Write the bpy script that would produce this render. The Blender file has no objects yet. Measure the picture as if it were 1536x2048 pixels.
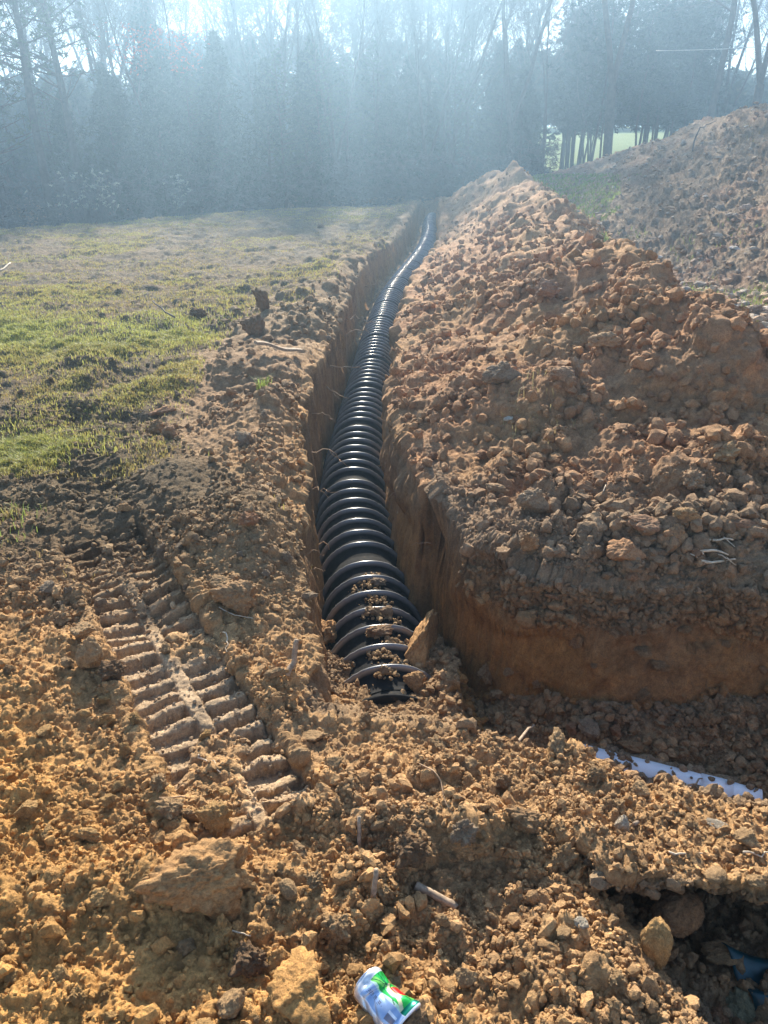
import bpy, math, random
import numpy as np
from mathutils import Vector, Matrix, Euler
R = math.radians
rng = np.random.default_rng(7)
random.seed(7)
scene = bpy.context.scene
COL = scene.collection
F4 = np.float32

# ------------------------------------------------------------------ noise
def _h(ix, iy, iz, seed):
    h = (ix.astype(np.uint32) * np.uint32(374761393) + iy.astype(np.uint32) * np.uint32(668265263)
         + iz.astype(np.uint32) * np.uint32(2147483647) + np.uint32((seed * 974634777) & 0xffffffff))
    h ^= h >> np.uint32(13); h *= np.uint32(1274126177)
    h ^= h >> np.uint32(16); h *= np.uint32(2246822519); h ^= h >> np.uint32(15)
    return h
def _f(h): return (h & np.uint32(0xffffff)).astype(F4) / F4(16777216)
def vnoise(P, scale, seed=0):
    """value noise in -1..1 at points P (n,3); scale = cell size in metres (scalar or 3)"""
    Q = (P / np.asarray(scale, dtype=F4)).astype(F4) + F4(1000)
    I = np.floor(Q).astype(np.int32); Fr = Q - I
    U = Fr * Fr * Fr * (Fr * (Fr * 6 - 15) + 10)
    out = np.zeros(len(P), F4)
    for dx in (0, 1):
        wx = U[:, 0] if dx else 1 - U[:, 0]
        for dy in (0, 1):
            wy = U[:, 1] if dy else 1 - U[:, 1]
            for dz in (0, 1):
                wz = U[:, 2] if dz else 1 - U[:, 2]
                out += wx * wy * wz * _f(_h(I[:, 0] + dx, I[:, 1] + dy, I[:, 2] + dz, seed))
    return out * 2 - 1
def fbm(P, scale, oct=3, seed=0, gain=.5):
    s, a, t, n = np.asarray(scale, dtype=F4), 1.0, 0, 0
    for k in range(oct):
        t = t + a * vnoise(P, s, seed + k * 17); n += a
        s = s * F4(.5); a *= gain
    return t / n
def clods(P, cell, seed=0, fill=1.0, dens=1.0):
    """lumps packed in 3-D cells: 0 between the lumps up to ~1 on top of one"""
    Q = (P / F4(cell)).astype(F4) + F4(500)
    I = np.floor(Q).astype(np.int32)
    best = np.zeros(len(P), F4)
    for dx in (-1, 0, 1):
        for dy in (-1, 0, 1):
            for dz in (-1, 0, 1):
                cx, cy, cz = I[:, 0] + dx, I[:, 1] + dy, I[:, 2] + dz
                h = _h(cx, cy, cz, seed)
                h2 = h * np.uint32(2654435761); h2 ^= h2 >> np.uint32(15)
                h3 = h2 * np.uint32(2246822519); h3 ^= h3 >> np.uint32(13)
                h4 = h3 * np.uint32(3266489917); h4 ^= h4 >> np.uint32(16)
                ex = Q[:, 0] - (cx + _f(h)); ey = Q[:, 1] - (cy + _f(h2)); ez = Q[:, 2] - (cz + _f(h3))
                q = _f(h4)
                r = (F4(.28) + F4(.5) * q * q) * F4(fill)
                d2 = (ex * ex + ey * ey + ez * ez) / (r * r)
                v = r * np.sqrt(np.maximum(1 - d2, 0))
                if dens < 1: v = v * (_f(h4 * np.uint32(747796405) ^ h) < dens)
                np.maximum(best, v, out=best)
    return best
def sub(fn, mask, P, *a, **k):
    out = np.zeros(len(P), F4)
    idx = np.nonzero(mask)[0]
    if len(idx): out[idx] = fn(P[idx], *a, **k)
    return out
def sstep(a, b, x):
    t = np.clip((x - a) / (b - a), 0, 1); return t * t * (3 - 2 * t)
def lin(a, b, x): return np.clip((x - a) / (b - a), 0, 1)

# ------------------------------------------------------------------ mesh helpers
def make_mesh(name, V, faces, smooth=True, col=None):
    """faces: list of int arrays, each (n,3) or (n,4)"""
    me = bpy.data.meshes.new(name)
    V = np.asarray(V, F4)
    if isinstance(faces, np.ndarray): faces = [faces]
    faces = [f for f in faces if len(f)]
    me.vertices.add(len(V)); me.vertices.foreach_set('co', V.ravel())
    nl = sum(f.size for f in faces); nf = sum(len(f) for f in faces)
    me.loops.add(nl); me.polygons.add(nf)
    me.loops.foreach_set('vertex_index', np.concatenate([f.ravel() for f in faces]).astype(np.int32))
    sizes = np.concatenate([np.full(len(f), f.shape[1], np.int32) for f in faces])
    starts = np.concatenate([[0], np.cumsum(sizes)[:-1]]).astype(np.int32)
    me.polygons.foreach_set('loop_start', starts)
    me.polygons.foreach_set('use_smooth', np.full(nf, smooth))
    if col is not None:
        c = np.ones((len(V), 4), F4); c[:, :3] = col
        at = me.color_attributes.new('Col', 'FLOAT_COLOR', 'POINT')
        at.data.foreach_set('color', c.ravel())
    me.update(calc_edges=True); me.validate()
    return me
def tag(o, label=None, cat=None, group=None, kind=None):
    if label: o['label'] = label
    if cat: o['category'] = cat
    if group: o['group'] = group
    if kind: o['kind'] = kind
    return o
def link(name, me, mat=None, parent=None):
    o = bpy.data.objects.new(name, me); COL.objects.link(o)
    if mat is not None and me is not None and not me.materials: me.materials.append(mat)
    if parent: o.parent = parent
    return o
def empty(name, loc=(0, 0, 0), rz=0):
    o = bpy.data.objects.new(name, None); COL.objects.link(o)
    o.location = loc; o.rotation_euler = (0, 0, rz); o.empty_display_size = .1
    return o
def tubes(P0, P1, r0, r1, n=5):
    """separate tapered tubes, vectorised"""
    P0, P1 = np.asarray(P0, F4), np.asarray(P1, F4); r0 = np.asarray(r0, F4); r1 = np.asarray(r1, F4)
    D = P1 - P0; L = np.linalg.norm(D, axis=1, keepdims=True) + 1e-9; D = D / L
    A = np.where(np.abs(D[:, 2:3]) > .9, np.array([[1, 0, 0]], F4), np.array([[0, 0, 1]], F4))
    U = np.cross(D, A); U /= np.linalg.norm(U, axis=1, keepdims=True) + 1e-9; W = np.cross(D, U)
    a = np.arange(n) * 2 * math.pi / n
    ring = U[:, None, :] * np.cos(a)[None, :, None] + W[:, None, :] * np.sin(a)[None, :, None]
    V = np.concatenate([P0[:, None] + ring * r0[:, None, None], P1[:, None] + ring * r1[:, None, None]], 1)
    m = len(P0); base = (np.arange(m) * 2 * n)[:, None]
    i = np.arange(n); j = (i + 1) % n
    Fq = np.stack([base + i, base + j, base + n + j, base + n + i], -1).reshape(-1, 4)
    return V.reshape(-1, 3), Fq
def polytube(pts, rad, n=8, closed=True):
    pts = np.asarray(pts, float); m = len(pts); rad = np.broadcast_to(rad, m)
    T = np.gradient(pts, axis=0); T /= np.linalg.norm(T, axis=1, keepdims=True) + 1e-12
    u = np.cross(T[0], [0, 0, 1]);
    if np.linalg.norm(u) < .1: u = np.cross(T[0], [1, 0, 0])
    u /= np.linalg.norm(u); V = []
    for k in range(m):
        u = u - T[k] * np.dot(u, T[k]); u /= np.linalg.norm(u); w = np.cross(T[k], u)
        a = np.arange(n) * 2 * math.pi / n
        V.append(pts[k] + rad[k] * (np.cos(a)[:, None] * u + np.sin(a)[:, None] * w))
    V = np.concatenate(V); i = np.arange(n); j = (i + 1) % n
    Fq = np.concatenate([np.stack([k * n + i, k * n + j, (k + 1) * n + j, (k + 1) * n + i], -1) for k in range(m - 1)])
    fs = [Fq]
    if closed:
        V = np.concatenate([V, pts[:1], pts[-1:]]); c0, c1 = len(V) - 2, len(V) - 1
        fs.append(np.stack([j, i, np.full(n, c0)], -1)); b = (m - 1) * n
        fs.append(np.stack([b + i, b + j, np.full(n, c1)], -1))
    return V, fs

# ------------------------------------------------------------------ materials
def newmat(name):
    m = bpy.data.materials.new(name); m.use_nodes = True
    nt = m.node_tree; nt.nodes.clear()
    out = nt.nodes.new('ShaderNodeOutputMaterial'); b = nt.nodes.new('ShaderNodeBsdfPrincipled')
    nt.links.new(b.outputs[0], out.inputs[0])
    return m, nt, b, out
def noise_node(nt, scale, detail=4, rough=.6, coord='Object'):
    tc = nt.nodes.new('ShaderNodeTexCoord'); n = nt.nodes.new('ShaderNodeTexNoise')
    n.inputs['Scale'].default_value = scale; n.inputs['Detail'].default_value = detail
    n.inputs['Roughness'].default_value = rough
    nt.links.new(tc.outputs[coord], n.inputs['Vector']); return n
def ramp(nt, src, stops):
    r = nt.nodes.new('ShaderNodeValToRGB'); nt.links.new(src, r.inputs[0])
    e = r.color_ramp.elements
    while len(e) < len(stops): e.new(.5)
    for k, (p, c) in enumerate(stops):
        e[k].position = p; e[k].color = (*c, 1) if len(c) == 3 else c
    return r
def mul(nt, a, b, f=1.0, mode='MULTIPLY'):
    m = nt.nodes.new('ShaderNodeMix'); m.data_type = 'RGBA'; m.blend_type = mode
    m.inputs[0].default_value = f
    for s, i in ((a, 6), (b, 7)):
        if hasattr(s, 'is_linked') or hasattr(s, 'links'): nt.links.new(s, m.inputs[i])
        else: m.inputs[i].default_value = (*s, 1)
    return m.outputs[2]
def bump(nt, b, srcs):
    prev = None
    for src, st, dist in srcs:
        n = nt.nodes.new('ShaderNodeBump'); n.inputs['Strength'].default_value = st; n.inputs['Distance'].default_value = dist
        nt.links.new(src, n.inputs['Height'])
        if prev: nt.links.new(prev, n.inputs['Normal'])
        prev = n.outputs[0]
    nt.links.new(prev, b.inputs['Normal'])

def dirt_mat(name, use_attr=True, base=(.3, .2, .1), fine=170.0, info=False, big=0, ks=1.0):
    m, nt, b, out = newmat(name)
    n1 = noise_node(nt, 14 * ks, 6, .7); n2 = noise_node(nt, fine * ks, 5, .75); n3 = noise_node(nt, 55 * ks, 6, .75)
    r1 = ramp(nt, n1.outputs[0], [(.3, (.72, .70, .70)), (.52, (1, 1, 1)), (.72, (1.22, 1.2, 1.15))])
    r2 = ramp(nt, n2.outputs[0], [(.3, (.62, .6, .58)), (.5, (1, 1, 1)), (.72, (1.35, 1.32, 1.28))])
    r3 = ramp(nt, n3.outputs[0], [(.32, (.75, .74, .74)), (.55, (1, 1, 1)), (.7, (1.2, 1.18, 1.12))])
    if use_attr:
        at = nt.nodes.new('ShaderNodeAttribute'); at.attribute_name = 'Col'; c = at.outputs['Color']
    else: c = base
    c = mul(nt, c, r1.outputs[0]); c = mul(nt, c, r3.outputs[0]); c = mul(nt, c, r2.outputs[0])
    if info:
        oi = nt.nodes.new('ShaderNodeObjectInfo')
        c = mul(nt, c, oi.outputs['Color'])
    nt.links.new(c, b.inputs['Base Color'])
    b.inputs['Roughness'].default_value = .93; b.inputs['Specular IOR Level'].default_value = .25
    lst = [(n1.outputs[0], .4, .03), (n3.outputs[0], .75, .014), (n2.outputs[0], .9, .005)]
    if big:
        n4 = noise_node(nt, 4.5, 9, .72); lst = [(n4.outputs[0], 1.0, big)] + lst
    bump(nt, b, lst)
    return m
M = {}
M['soil'] = dirt_mat('soil')
M['soil_rough'] = dirt_mat('rough_soil', big=.16)
M['clod'] = dirt_mat('clod_soil', False, (1, 1, 1), info=True, ks=.075)
def simple(name, colr, rough=.6, spec=.5, metal=0, nscale=None, var=.3, bmp=0):
    m, nt, b, out = newmat(name)
    b.inputs['Roughness'].default_value = rough; b.inputs['Metallic'].default_value = metal
    b.inputs['Specular IOR Level'].default_value = spec
    if nscale:
        n = noise_node(nt, nscale, 5, .65)
        r = ramp(nt, n.outputs[0], [(.3, tuple(c * (1 - var) for c in colr)), (.7, tuple(c * (1 + var) for c in colr))])
        nt.links.new(r.outputs[0], b.inputs['Base Color'])
        if bmp: bump(nt, b, [(n.outputs[0], .6, bmp)])
    else: b.inputs['Base Color'].default_value = (*colr, 1)
    return m
M['bark'] = simple('bark', (.085, .065, .052), .9, .2, nscale=6, var=.4, bmp=.03)
M['twig'] = simple('grey_twig', (.13, .11, .10), .85, .2, nscale=3, var=.3)
M['stick'] = simple('dry_wood', (.30, .22, .15), .85, .25, nscale=60, var=.45, bmp=.002)
M['root'] = simple('root_skin', (.34, .22, .13), .8, .3, nscale=50, var=.4)
M['palewood'] = simple('pale_wood', (.52, .42, .30), .75, .3, nscale=60, var=.3, bmp=.002)
M['asphalt'] = simple('road_surface', (.16, .16, .17), .8, .3, nscale=2, var=.2)
M['cable'] = simple('cable_sheath', (.35, .36, .37), .4, .5)
def leaf_mat(name, use_attr=True, colr=(.06, .09, .03), trans=.45):
    m, nt, b, out = newmat(name)
    if use_attr:
        at = nt.nodes.new('ShaderNodeAttribute'); at.attribute_name = 'Col'; c = at.outputs['Color']
    else:
        n = noise_node(nt, .9, 3, .6)
        c = ramp(nt, n.outputs[0], [(.35, tuple(k * .6 for k in colr)), (.65, tuple(k * 1.5 for k in colr))]).outputs[0]
    nt.links.new(c, b.inputs['Base Color']); b.inputs['Roughness'].default_value = .6
    b.inputs['Specular IOR Level'].default_value = .35
    tr = nt.nodes.new('ShaderNodeBsdfTranslucent'); mx = nt.nodes.new('ShaderNodeMixShader')
    mx.inputs[0].default_value = trans
    nt.links.new(c, tr.inputs[0]); nt.links.new(b.outputs[0], mx.inputs[1]); nt.links.new(tr.outputs[0], mx.inputs[2])
    nt.links.new(mx.outputs[0], out.inputs[0]); return m
M['grass'] = leaf_mat('grass_blade', True, trans=.5)
M['needles'] = leaf_mat('pine_needles', False, (.055, .075, .03), .3)
M['cedar'] = leaf_mat('dark_evergreen_needles', False, (.035, .05, .025), .25)
M['redbud'] = leaf_mat('red_buds', False, (.42, .09, .04), .4)
M['paleleaf'] = leaf_mat('pale_leaf', False, (.35, .36, .3), .3)

# ------------------------------------------------------------------ camera
CAM_H, PITCH, FPX = 1.6, R(25), 1490.0
cp, sp = math.cos(PITCH), math.sin(PITCH)
cam_d = bpy.data.cameras.new('camera'); cam = bpy.data.objects.new('camera', cam_d); COL.objects.link(cam)
cam.location = (0, 0, CAM_H); cam.rotation_euler = (math.pi / 2 - PITCH, 0, 0)
cam_d.sensor_fit = 'VERTICAL'; cam_d.sensor_height = 36; cam_d.lens = 36 * FPX / 2048
cam_d.clip_start = .05; cam_d.clip_end = 2000
scene.camera = cam
def project(P):
    dz = P[:, 2] - CAM_H
    zd = P[:, 1] * cp - dz * sp; yu = P[:, 1] * sp + dz * cp
    zd = np.where(zd < .05, .05, zd)
    return 768 + FPX * P[:, 0] / zd, 1024 - FPX * yu / zd, zd
def at_plane(u, v, z=0.0):
    yu = -(v - 1024) / FPX; d = np.array([(u - 768) / FPX, cp + yu * sp, -sp + yu * cp])
    t = (z - CAM_H) / d[2]; return d * t + np.array([0, 0, CAM_H])
HAZE, EXPO = .0064, 1.6
# ------------------------------------------------------------------ terrain: one sheet, finer where it is near
# centre line of the drain (from survey of the photo), as x over y
PY = np.array([2.3, 2.55, 2.71, 2.87, 3.04, 3.38, 3.55, 3.74, 3.96, 4.44, 4.94, 5.17, 6.24, 7.34, 8.69, 10.54, 11.95, 13.47, 14.74, 15.95, 17.7, 19.8, 22.5, 26, 33.5, 38, 60])
PX = np.array([.075, .056, .016, -.01, -.02, -.048, -.077, -.10, -.13, -.185, -.227, -.228, -.22, -.183, -.135, -.07, .016, .12, .277, .44, .69, .94, 1.215, 1.5, 1.93, 2.4, 2.6])
_yy = np.linspace(2.3, 60, 2400); _xx = np.interp(_yy, PY, PX)
_k = np.ones(31) / 31; _xs = np.convolve(np.pad(_xx, 15, mode='edge'), _k, mode='valid'); _xs = np.convolve(np.pad(_xs, 15, mode='edge'), _k, mode='valid')
def path_x(y): return np.interp(y, _yy, _xs)
NX_, NY_ = [-.6, -.07, .13, .356, .6, .73, .95, 1.1, 3], [1.98, 1.90, 1.88, 1.80, 1.73, 1.62, 1.58, 1.54, 1.45]   # near lip of the cross trench
FX_, FY_ = [.26, .33, .42, .57, .88, 3], [3.6, 3.15, 2.93, 2.75, 2.6, 2.5]
RY = np.array([2.6, 3.3, 4.7, 6.5, 8.6, 11.5, 14.5, 18, 24, 30, 34, 40, 60])
RX = np.array([1.4, 1.6, 1.98, 2.1, 2.28, 2.7, 3.15, 3.6, 4.05, 3.95, 4.4, 4.8, 5])
RZ = np.array([.20, .42, .88, .74, .80, .78, .86, 1.0, 1.36, 1.38, .9, .3, .2])
# grid
NC, NE = 880, 34
ys = [.42]
while ys[-1] < 48:
    y = ys[-1]; sl = math.hypot(y, 1.6); dx = (1.24 * sl + 1.0) / NC
    ys.append(y + min(dx * (1.15 + 1.6 * min(1, max(0, (y - 3) / 9))), .13) * (.55 if 2.42 < y < 3.05 else .6 if 1.26 < y < 1.62 else 1))
while ys[-1] < 900: ys.append(ys[-1] + max(.13, (ys[-1] - 46) * .07))
yb = [.42]
while yb[-1] > -60: yb.append(yb[-1] - max(.02, (.43 - yb[-1]) * .18))
ys = np.array(yb[:0:-1] + ys)
NR = len(ys)
c = np.linspace(-1, 1, NC); e = np.arange(1, NE + 1)
sl = np.hypot(np.clip(ys, .5, 60), 1.6)
W = .62 * sl + .5
ext = (1.21 ** e - 1) / (1.21 ** NE - 1)
X0 = np.concatenate([-(W[:, None] + (700 - W[:, None]) * ext[None, ::-1]), W[:, None] * c[None], W[:, None] + (700 - W[:, None]) * ext[None]], 1)
Y0 = np.repeat(ys[:, None], X0.shape[1], 1)
NCT = X0.shape[1]
X, Y = X0.ravel(), Y0.ravel(); P2 = np.stack([X, Y, np.zeros_like(X)], 1).astype(F4)
print('grid', NR, NCT, len(X))
n_lo = fbm(P2, 1.1, 3, 3); n_vlo = fbm(P2, 7.0, 2, 5); n_mid = fbm(P2, .35, 3, 9)
far = sstep(5, 20, Y)
base = n_lo * .035 + n_vlo * (.05 + .10 * far)
# meadow rolls off towards the woods on the left
ye = np.clip(23.5 + (X + 11) * 1.05, 19, 44)
over = np.maximum(Y - ye, 0)
base += -(1 - np.exp(-over / 14)) * 2.6 * (1 - sstep(5, 16, X)) - .04 * np.clip(ye - 4 - Y, 0, 0)
base += .022 * np.minimum(X + 2, 0) * sstep(5, 16, Y)
base += .055 * sstep(0, 12, X) * np.clip(Y - 14, 0, 22)
base += sstep(60, 105, Y) * 5.2 * sstep(4, 18, X) - .6 * sstep(46, 58, Y) * sstep(4, 18, X)
base += sstep(120, 420, Y) * 4
# dirt hill on the right
hz = np.interp(Y, [-5, 8, 14, 18, 24, 30, 38, 46], [1.6, 2.0, 2.45, 2.55, 2.3, 1.55, .55, 0])
x0h = np.interp(Y, [0, 10, 18, 30, 40], [4.6, 4.9, 4.7, 5.6, 6.5]); 
th = np.clip((X - x0h) / 4.1, 0, 1); prof = th * (1 - .12 * th) / .88
prof = prof - .25 * np.maximum(0, .18 - th) * 0
hill = hz * np.minimum(prof, 1) * (1 - sstep(22, 40, X))
hill = hill * (1 + .06 * n_vlo)
# spoil heap along the trench
xc = path_x(Y)
hwl = np.interp(Y, [7, 9, 11.3, 17.6, 30], [.34, .37, .46, .58, .5])
farlow = sstep(7.5, 10, Y) * (1 - sstep(24, 30, Y))
rim_r = xc + .32 + .38 * farlow
rise = .14 * sstep(8, 18, Y)
rx = np.interp(Y, RY, RX) + vnoise(P2, 1.3, 21) * .10; rz = np.interp(Y, RY, RZ) * (1 + .10 * vnoise(P2 * np.array([0, 1, 0], F4), .9, 22) + .05 * vnoise(P2 * np.array([0, 1, 0], F4), .35, 23))
toe = np.maximum(rim_r, np.interp(Y, [2.2, 3.1, 3.6], [.55, .36, .1]))
t = np.clip((X - toe) / np.maximum(rx - toe, .2), 0, 1)
pl = .07 - .15 * farlow + (rz - .07 + .15 * farlow) * (t ** .95)
pr = rz - np.maximum(X - rx, 0) * .62
pile = np.where(X < rx, pl, pr)
pile = np.where(X > toe - .05, pile, -1)
base = base - .16 * farlow * sstep(.0, .25, X - xc - .1) * (1 - sstep(1.2, 2.0, X - xc))
front = np.interp(X, FX_, FY_)
capf = .02 + lin(-.02, .28, Y - front) * .22 + lin(.55, 2.3, Y - front) * 1.4      # bank above the cross trench, bench, then the heap
pile = np.minimum(pile, np.where(X > .3, capf, 9))
pile = pile * (1 - sstep(34, 44, Y)) - 1 * sstep(44, 47, Y)
# berm of clods on the left rim
dl = (xc - hwl) - X
berm = .15 * sstep(0, .22, dl) * (1 - sstep(.5, 1.25, dl)) * sstep(2.3, 3.0, Y) * (1 - .4 * sstep(12, 30, Y)) * (1 + .8 * vnoise(P2, .6, 31))
zg = base + berm
zg = np.maximum(zg, base + hill)
pile = np.where(pile > -.5, pile + sstep(.1, .5, pile) * (.13 * vnoise(P2, .75, 24) + .07 * vnoise(P2, .33, 25)) + .14 * np.exp(-((X - 2.0) / .45) ** 2 - ((Y - 4.8) / .5) ** 2) - .08 * np.exp(-((X - 1.75) / .35) ** 2 - ((Y - 4.0) / .3) ** 2), pile)
pile = np.where((X > .3) & (Y < front - .03), -1, pile)
heap_m = (pile > zg - .01)
zg = np.maximum(zg, pile)
# hollow + ridge in the foreground
gw = lambda x0, y0, sx, sy: np.exp(-((X - x0) / sx) ** 2 - ((Y - y0) / sy) ** 2)
zg = zg + .075 * gw(.25, 1.44, .25, .06) - .045 * gw(.20, 1.24, .22, .10) + .05 * gw(-.55, 1.25, .5, .10) + .05 * gw(.42, 1.02, .12, .14) - .03 * gw(.0, 1.12, .25, .06)
zg = zg + .05 * gw(-1.25, 2.15, .35, .35) + .05 * gw(-.55, 2.55, .22, .35) - .04 * gw(.0, 1.80, .40, .12) + .04 * gw(-.15, 1.50, .3, .08)
# left meadow hummocks and ruts
mz = sstep(-1.0, -1.7, X) * (1 - sstep(30, 40, Y))
rut = np.abs(vnoise(P2 * np.array([1, .55, 1], F4), .8, 41))
zg = zg + mz * (.07 * n_mid + .05 * (.35 - np.minimum(rut, .35)) * -1.3 * sstep(3, 6, Y) + .02)
zg = zg + .10 * gw(-1.75, 5.6, .25, .12) - .05 * gw(-1.6, 4.9, .5, .25) + .09 * gw(-2.5, 6.4, .35, .12)
# ---- trenches
wob = (.022 + .02 * (X < xc)) * vnoise(P2, .28, 51) + .03 * vnoise(P2, .9, 52) + .015 * (X < xc) * vnoise(P2, .11, 55)
dA = np.minimum(X - (xc - hwl), (xc + .30) - X) + wob + .05 * far
fA = lin(-.015, .055 + .045 * (X > xc), dA) * lin(2.0, 2.12, Y) * (1 - sstep(37, 38.5, Y))
yn = np.interp(X, NX_, NY_) + .02 * vnoise(P2, .2, 53); yf = front + wob
fB = lin(-.03, .09, yf - Y) * lin(-.27, -.20, X + wob * .5) * (Y > yn) * (1 - lin(2.6, 2.9, X))
fB = fB * (Y < 4)
slope = np.interp(X, [-.3, .22, .45, 3], [.82, .84, 1.7, 2.0])
nearz = zg - slope * np.maximum(Y - yn, 0) - .35 * np.maximum(Y - yn, 0) ** 2
floorA = -.82 + rise + .03 * n_mid
fillz = np.interp(Y, [2.3, 2.6, 2.75, 2.92, 3.05, 3.2, 3.4, 3.6], [-.48, -.512, -.53, -.56, -.62, -.70, -.78, -.82]) + .035 * n_mid + .02 * vnoise(P2, .12, 54)
floorB = np.interp(X, [-.3, .3, .5, 1.1, 1.6, 2.6], [-.84, -.78, -.64, -.60, -.50, -.35]) + .05 * n_mid + (.20 + .08 * n_lo) * lin(.34, 0, yf - Y) * lin(.40, .7, X)
nearmound = nearz
floor_ = np.where(fB > fA, floorB, floorA)
floor_ = np.where((X > .25) & (Y < 3.3), np.maximum(floorB, fillz - 1.2 * np.maximum(X - .28, 0)), floor_)
floor_ = np.maximum(floor_, np.where(Y < 3.6, nearmound, -9))
floor_ = np.where((X < .33) & (Y < 3.6), np.maximum(floor_, fillz + .12 * sstep(.12, .30, X) * (Y < 3.3) * 0), floor_)
floor_ += .05 * np.exp(-((dA - .02) / .05) ** 2) * (Y > 2.6)      # crumbs gathered along the foot of the walls
f = np.maximum(fA, fB)
wall_m = (f > .02) & (f < .98)
zg2 = zg * (1 - f) + floor_ * f
inside = f > .5
# near lip melts into fill
# ---- pit lower right with an undercut back wall
wx = sstep(.50, .60, X + .25 * (Y - 1.24) * -1 + .02 * vnoise(P2, .15, 61))
wx = wx * (1 - sstep(1.9, 2.2, X))
edge = .545 + np.interp(Y, [.4, .8, .95, 1.15, 1.3, 1.5], [.30, .20, .10, .04, -.03, -.04])
wp = sstep(-.03, .05, X - edge + .03 * vnoise(P2, .12, 62))
s = (Y - 1.30) / .12
pz = np.where(Y < 1.30, -.25 + .05 * n_mid + .10 * lin(.16, 0, X - edge), -.25 + .31 * np.clip(s, 0, 1))
inpit = (Y < 1.42) & (Y > .2)
ylip = np.interp(X, [.6, .8, .95, 1.1], [1.235, 1.225, 1.19, 1.13])
Yn = Y.copy()
m1 = inpit & (Y < 1.30) & (Y > 1.0); Yn = np.where(m1, 1.0 + (Y - 1.0) / .30 * .44, Yn)
sc = np.clip(s, 0, 1)
m2 = inpit & (Y >= 1.30); Yn = np.where(m2, 1.44 + .04 * np.sin(sc * 3) - (1.44 - ylip) * sc ** 1.3, Yn)
m3 = (Y >= 1.42) & (Y < 1.60); Yn = np.where(m3, ylip + (Y - 1.42) / .18 * (1.60 - ylip), Yn)
zpit = np.where(inpit, pz, zg2 + .06 * np.exp(-((Y - 1.42) / .1) ** 2) * (Y >= 1.42))
wp = wp * (1 - sstep(1.9, 2.2, X)) * (Y < 1.62)
Zm = np.where(inpit | (Y >= 1.42), zg2 * (1 - wp) + zpit * wp, zg2)
Ym = Y * (1 - wp) + Yn * wp
pit_m = (wp > .5) & inpit
# ---- crawler track print
tx0, ty0, tx1, ty1 = -.33, 1.46, -1.38, 3.20
td = np.array([tx1 - tx0, ty1 - ty0]); TL = np.linalg.norm(td); td /= TL; tn = np.array([td[1], -td[0]])
q = P2[:, :2] + .007 * np.stack([vnoise(P2, .10, 71), vnoise(P2, .10, 72)], 1) + .003 * np.stack([vnoise(P2, .025, 76), vnoise(P2, .025, 77)], 1)
la = (q[:, 0] - tx0) * td[0] + (q[:, 1] - ty0) * td[1]; lw = (q[:, 0] - tx0) * tn[0] + (q[:, 1] - ty0) * tn[1]
inT = sstep(.190, .172, np.abs(lw)) * sstep(-.05, .02, la) * sstep(TL, TL - .1, la)
pit_ = np.interp(la, [0, .6, TL], [.098, .088, .066])
ph = np.mod(la / .080 + .012 * np.sin(la * 9) + np.where(lw > 0, .5, 0) + .10 * vnoise(P2, .22, 73), 1)
bar = sstep(.12, .17, ph) * sstep(.56, .49, ph)
endfade = sstep(.186, .155, np.abs(lw)) * sstep(.016, .030, np.abs(lw))
ctr = sstep(.034, .020, np.abs(lw))
wear = .55 + .6 * sstep(-.5, .25, vnoise(P2, .16, 74))
wear = np.clip(wear, .6, 1.1) * np.interp(la, [0, .8, 1.5, TL], [1, .95, .9, .8])
tz = -.044 + .043 * np.maximum(bar * endfade, ctr) * wear
berm_t = .022 * np.exp(-((np.abs(lw) - .208) / .03) ** 2) * sstep(-.05, .02, la) * sstep(TL, TL - .2, la)
inT = inT * (1 - np.clip(.0 + .8 * sstep(.62, .85, vnoise(P2, .25, 75)), 0, 1))
Zm = Zm + tz * inT + berm_t
# second older print higher up on the left
tb = np.array([-1.30, 3.3]); la2 = (q[:, 0] - tb[0]) * td[0] + (q[:, 1] - tb[1]) * td[1]; lw2 = (q[:, 0] - tb[0]) * tn[0] + (q[:, 1] - tb[1]) * tn[1]
in2 = sstep(.19, .16, np.abs(lw2)) * sstep(-.1, .1, la2) * sstep(2.6, 2.0, la2)
Zm = Zm + in2 * (-.02 + .016 * sstep(.2, .35, np.mod(la2 / .09, 1)) * sstep(.8, .65, np.mod(la2 / .09, 1)))
# the track has lifted the bare soil along a smeared ridge further up
G = np.stack([X, Ym, Zm], 1).reshape(NR, NCT, 3)
du = np.gradient(G, axis=1); dv = np.gradient(G, axis=0)
Nn = np.cross(du, dv); Nn /= np.linalg.norm(Nn, axis=2, keepdims=True) + 1e-12
Nn = Nn.reshape(-1, 3).astype(F4); P = G.reshape(-1, 3).astype(F4)
# ---- zones
infan = np.repeat((np.arange(NCT)[None] >= NE) & (np.arange(NCT)[None] < NCT - NE), NR, 0).ravel()
near = infan & (Y < 9) & (Y > .3); nearer = infan & (Y < 5.5) & (Y > .3); midr = infan & (Y < 22) & (Y > .3); allr = infan & (Y < 46) & (Y > .3)
meadow = sstep(-1.0, -1.7, X - .25 * n_lo * 2 + .35 * lin(3.2, 5, Y) - 1.2 * (1 - lin(2.6, 4.4, Y)) + .9 * lin(8, 20, Y)) * lin(2.2, 3.6, Y)
meadow = np.maximum(meadow, sstep(-.55, -1.0, X - path_x(Y) + .3 * n_lo) * sstep(7, 12, Y))
meadow = np.maximum(meadow, sstep(43, 46, Y)) * (1 - sstep(.4, 1.2, pile - base) )
meadow = meadow * (X < 30)
hillm = lin(4.2, 5.2, X) * lin(2, 8, Y)
behind = (X > rx + .8) & (Y > 4)            # flat strip between heap and hill
heap = heap_m & (~inside)
flatT = np.maximum(inT, .0)
wallf = np.where(wall_m | (f > .98) & (Nn[:, 2] < .6), 1.0, 0.0)
steep = 1 - sstep(.35, .7, Nn[:, 2])
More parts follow.
